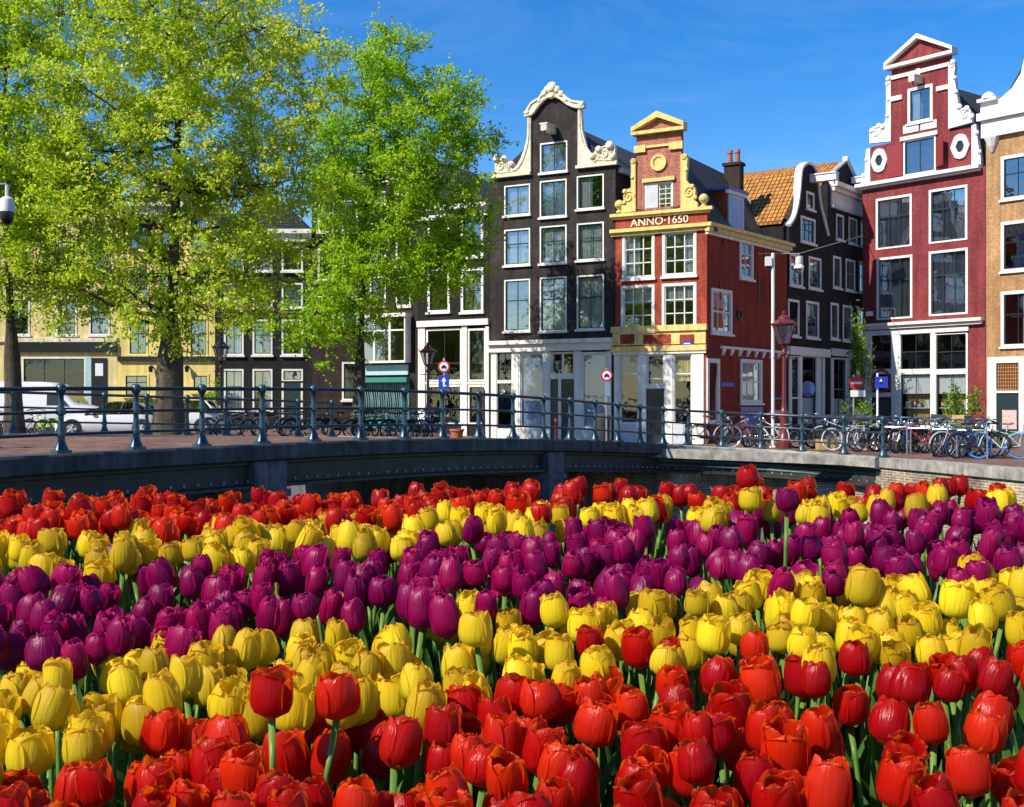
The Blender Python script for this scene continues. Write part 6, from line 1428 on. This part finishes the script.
special = [('front', 272, 698, 1.31, 'large red tulip standing clear of the yellow ones, left of its twin', 1.02), ('front', 337, 694, 1.33, 'large round red tulip right of another that stands clear of the yellow', 1.0), ('purple', 787, 501, 2.15, 'tall purple tulip rising on a bare stem above its neighbours', 1.05), ('back', 749, 476, 2.75, 'tallest red tulip of the rear band, against the bridge', 1.05), ('backy', 751, 500, 2.55, 'yellow tulip just below the tallest red one', 1.0), ('front', 640, 655, 1.70, 'dark red tulip first among the yellow ones', 1.0), ('mid', 477, 632, 1.62, 'big pale yellow tulip at the upper edge of the middle band', .9), ('front', 755, 652, 1.66, 'dark red tulip with yellow ones close around it near the right', .95), ('front', 856, 660, 1.62, 'broad dark red tulip among yellow ones toward the right', 1.05), ('front', 590, 648, 1.7, 'leaning red tulip just left of the first dark one among the yellow', .95), ('front', 671, 660, 1.68, 'slim dark red tulip next to the first one among the yellow', .95)]
occ = []
for bk, px, py, d, lb, sc in special:
    x = (px-CX)*d/F; tulip(bk, x, d, CZ-(py-.03*F/d-CY)*d/F+0, (.03, .03), lb, None, sc); occ.append((x, d))
x, d = (109-CX)*2.3/F, 2.3; tulip('purple', x, d, top_z(d)-.03, None, 'pale pink tulip alone among the purple ones', 'pink'); occ.append((x, d))
d = 1.02
row = 0
REC = []
while d < 3.08:
    sp = .0535+.0115*(d-1)/2; half = d*.447+.05; x = -half+(row % 2)*sp*.5
    while x < half:
        xx = x+RT.uniform(-.45, .45)*sp; dd = d+RT.uniform(-.45, .45)*sp
        zt_ = top_z(dd)+max(-.045, min(.016, RT.gauss(-.010, .015)))-(.022 if dd > 2.6 and xx < -.3 else 0); x += sp
        px = CX+xx*F/dd; py = CY+(CZ-zt_+.028)*F/dd+RT.gauss(0, 4)
        if px < -25 or px > 1050: continue
        if any((xx-a)**2+(dd-b)**2 < .0018 for a, b in occ): continue
        bk = band(px, py-4)
        if bk == 'front' and px > 780 and py > 690 and RT.random() < .55: continue
        if bk in ('purple', 'back', 'backy') and RT.random() < (.14 if bk == 'purple' else .08): continue
        if dd > 2.2 and px > 640 and RT.random() < .15: continue
        if py > 838: continue
        NT[bk] = NT.get(bk, 0)+1; REC.append((dd, bk, xx, zt_))
    d += sp*.93; row += 1
REC.sort(); nsp = {'red': 8, 'yellow': 2, 'purple': 1}; rest = []
for dd, bk, xx, zt_ in REC:
    c_ = COLR[bk]; nsp[c_] += 1
    if nsp[c_] > 298: rest.append((dd, bk, xx, zt_))
    else: tulip(bk, xx, dd, zt_)
for c_, lb in (('red', 'rearmost red tulips of the bed, crowded below the bridge'), ('yellow', 'rearmost yellow tulips behind the purple band'), ('purple', 'rearmost purple tulips of the purple band')):
    part_ = [q for q in rest if COLR[q[1]] == c_]
    if not part_: continue
    # past 300 of a kind: the farthest ones as one mass
    bm = bmesh.new(); extra = [tulip(bk, xx, dd, zt_) for dd, bk, xx, zt_ in part_]; bpy.context.view_layer.update(); mats = [c_+'_petal', 'stem_green', 'tulip_green']
    far_me = bpy.data.meshes.new(c_+'_tulips')
    for r in extra:
        for ch in list(r.children):
            n0 = len(bm.faces); tmp = ch.data.copy(); tmp.transform(ch.matrix_world); bm.from_mesh(tmp); bpy.data.meshes.remove(tmp); bm.faces.ensure_lookup_table()
            q = mats.index(ch.data.materials[0].name)
            for f_ in bm.faces[n0:]: f_.material_index = q
            bpy.data.objects.remove(ch)
        bpy.data.objects.remove(r)
    bm.to_mesh(far_me); bm.free()
    for q in mats: far_me.materials.append(MATS[q])
    o = bpy.data.objects.new(c_+'_tulips', far_me); COL.objects.link(o); tag(o, lb, 'tulips', None, 'stuff')
print('tulips', NT, len(rest))
# loose extra leaves filling the bed: nobody could count them
rr = random.Random(77); VV = []; FF = []; TT = []
for q in range(4200):
    d = math.sqrt(rr.uniform(.45**2, 3.2**2)); x = rr.uniform(-1, 1)*min(2.05, d*.5+.12); mb = leafblade(rr, rr.uniform(.12, .27)); a = rr.random()*6.283; c_, s_ = math.cos(a), math.sin(a); o0 = len(VV); z0 = top_z(d)-TH
    VV += [(x+vx*c_-vy*s_, d+vx*s_+vy*c_, z0+vz) for vx, vy, vz in mb.v]; FF += [[o0+i for i in f] for f in mb.f]; tn = rr.random()*.7; TT += [tn+rr.random()*.2 for _ in mb.f]
o = npmesh('tulip_foliage', np.array(VV), np.array(FF), ['tulip_green'], None, np.array(TT), True); tag(o, 'dense green tulip leaves filling the bed between the stems', 'foliage', None, 'stuff')
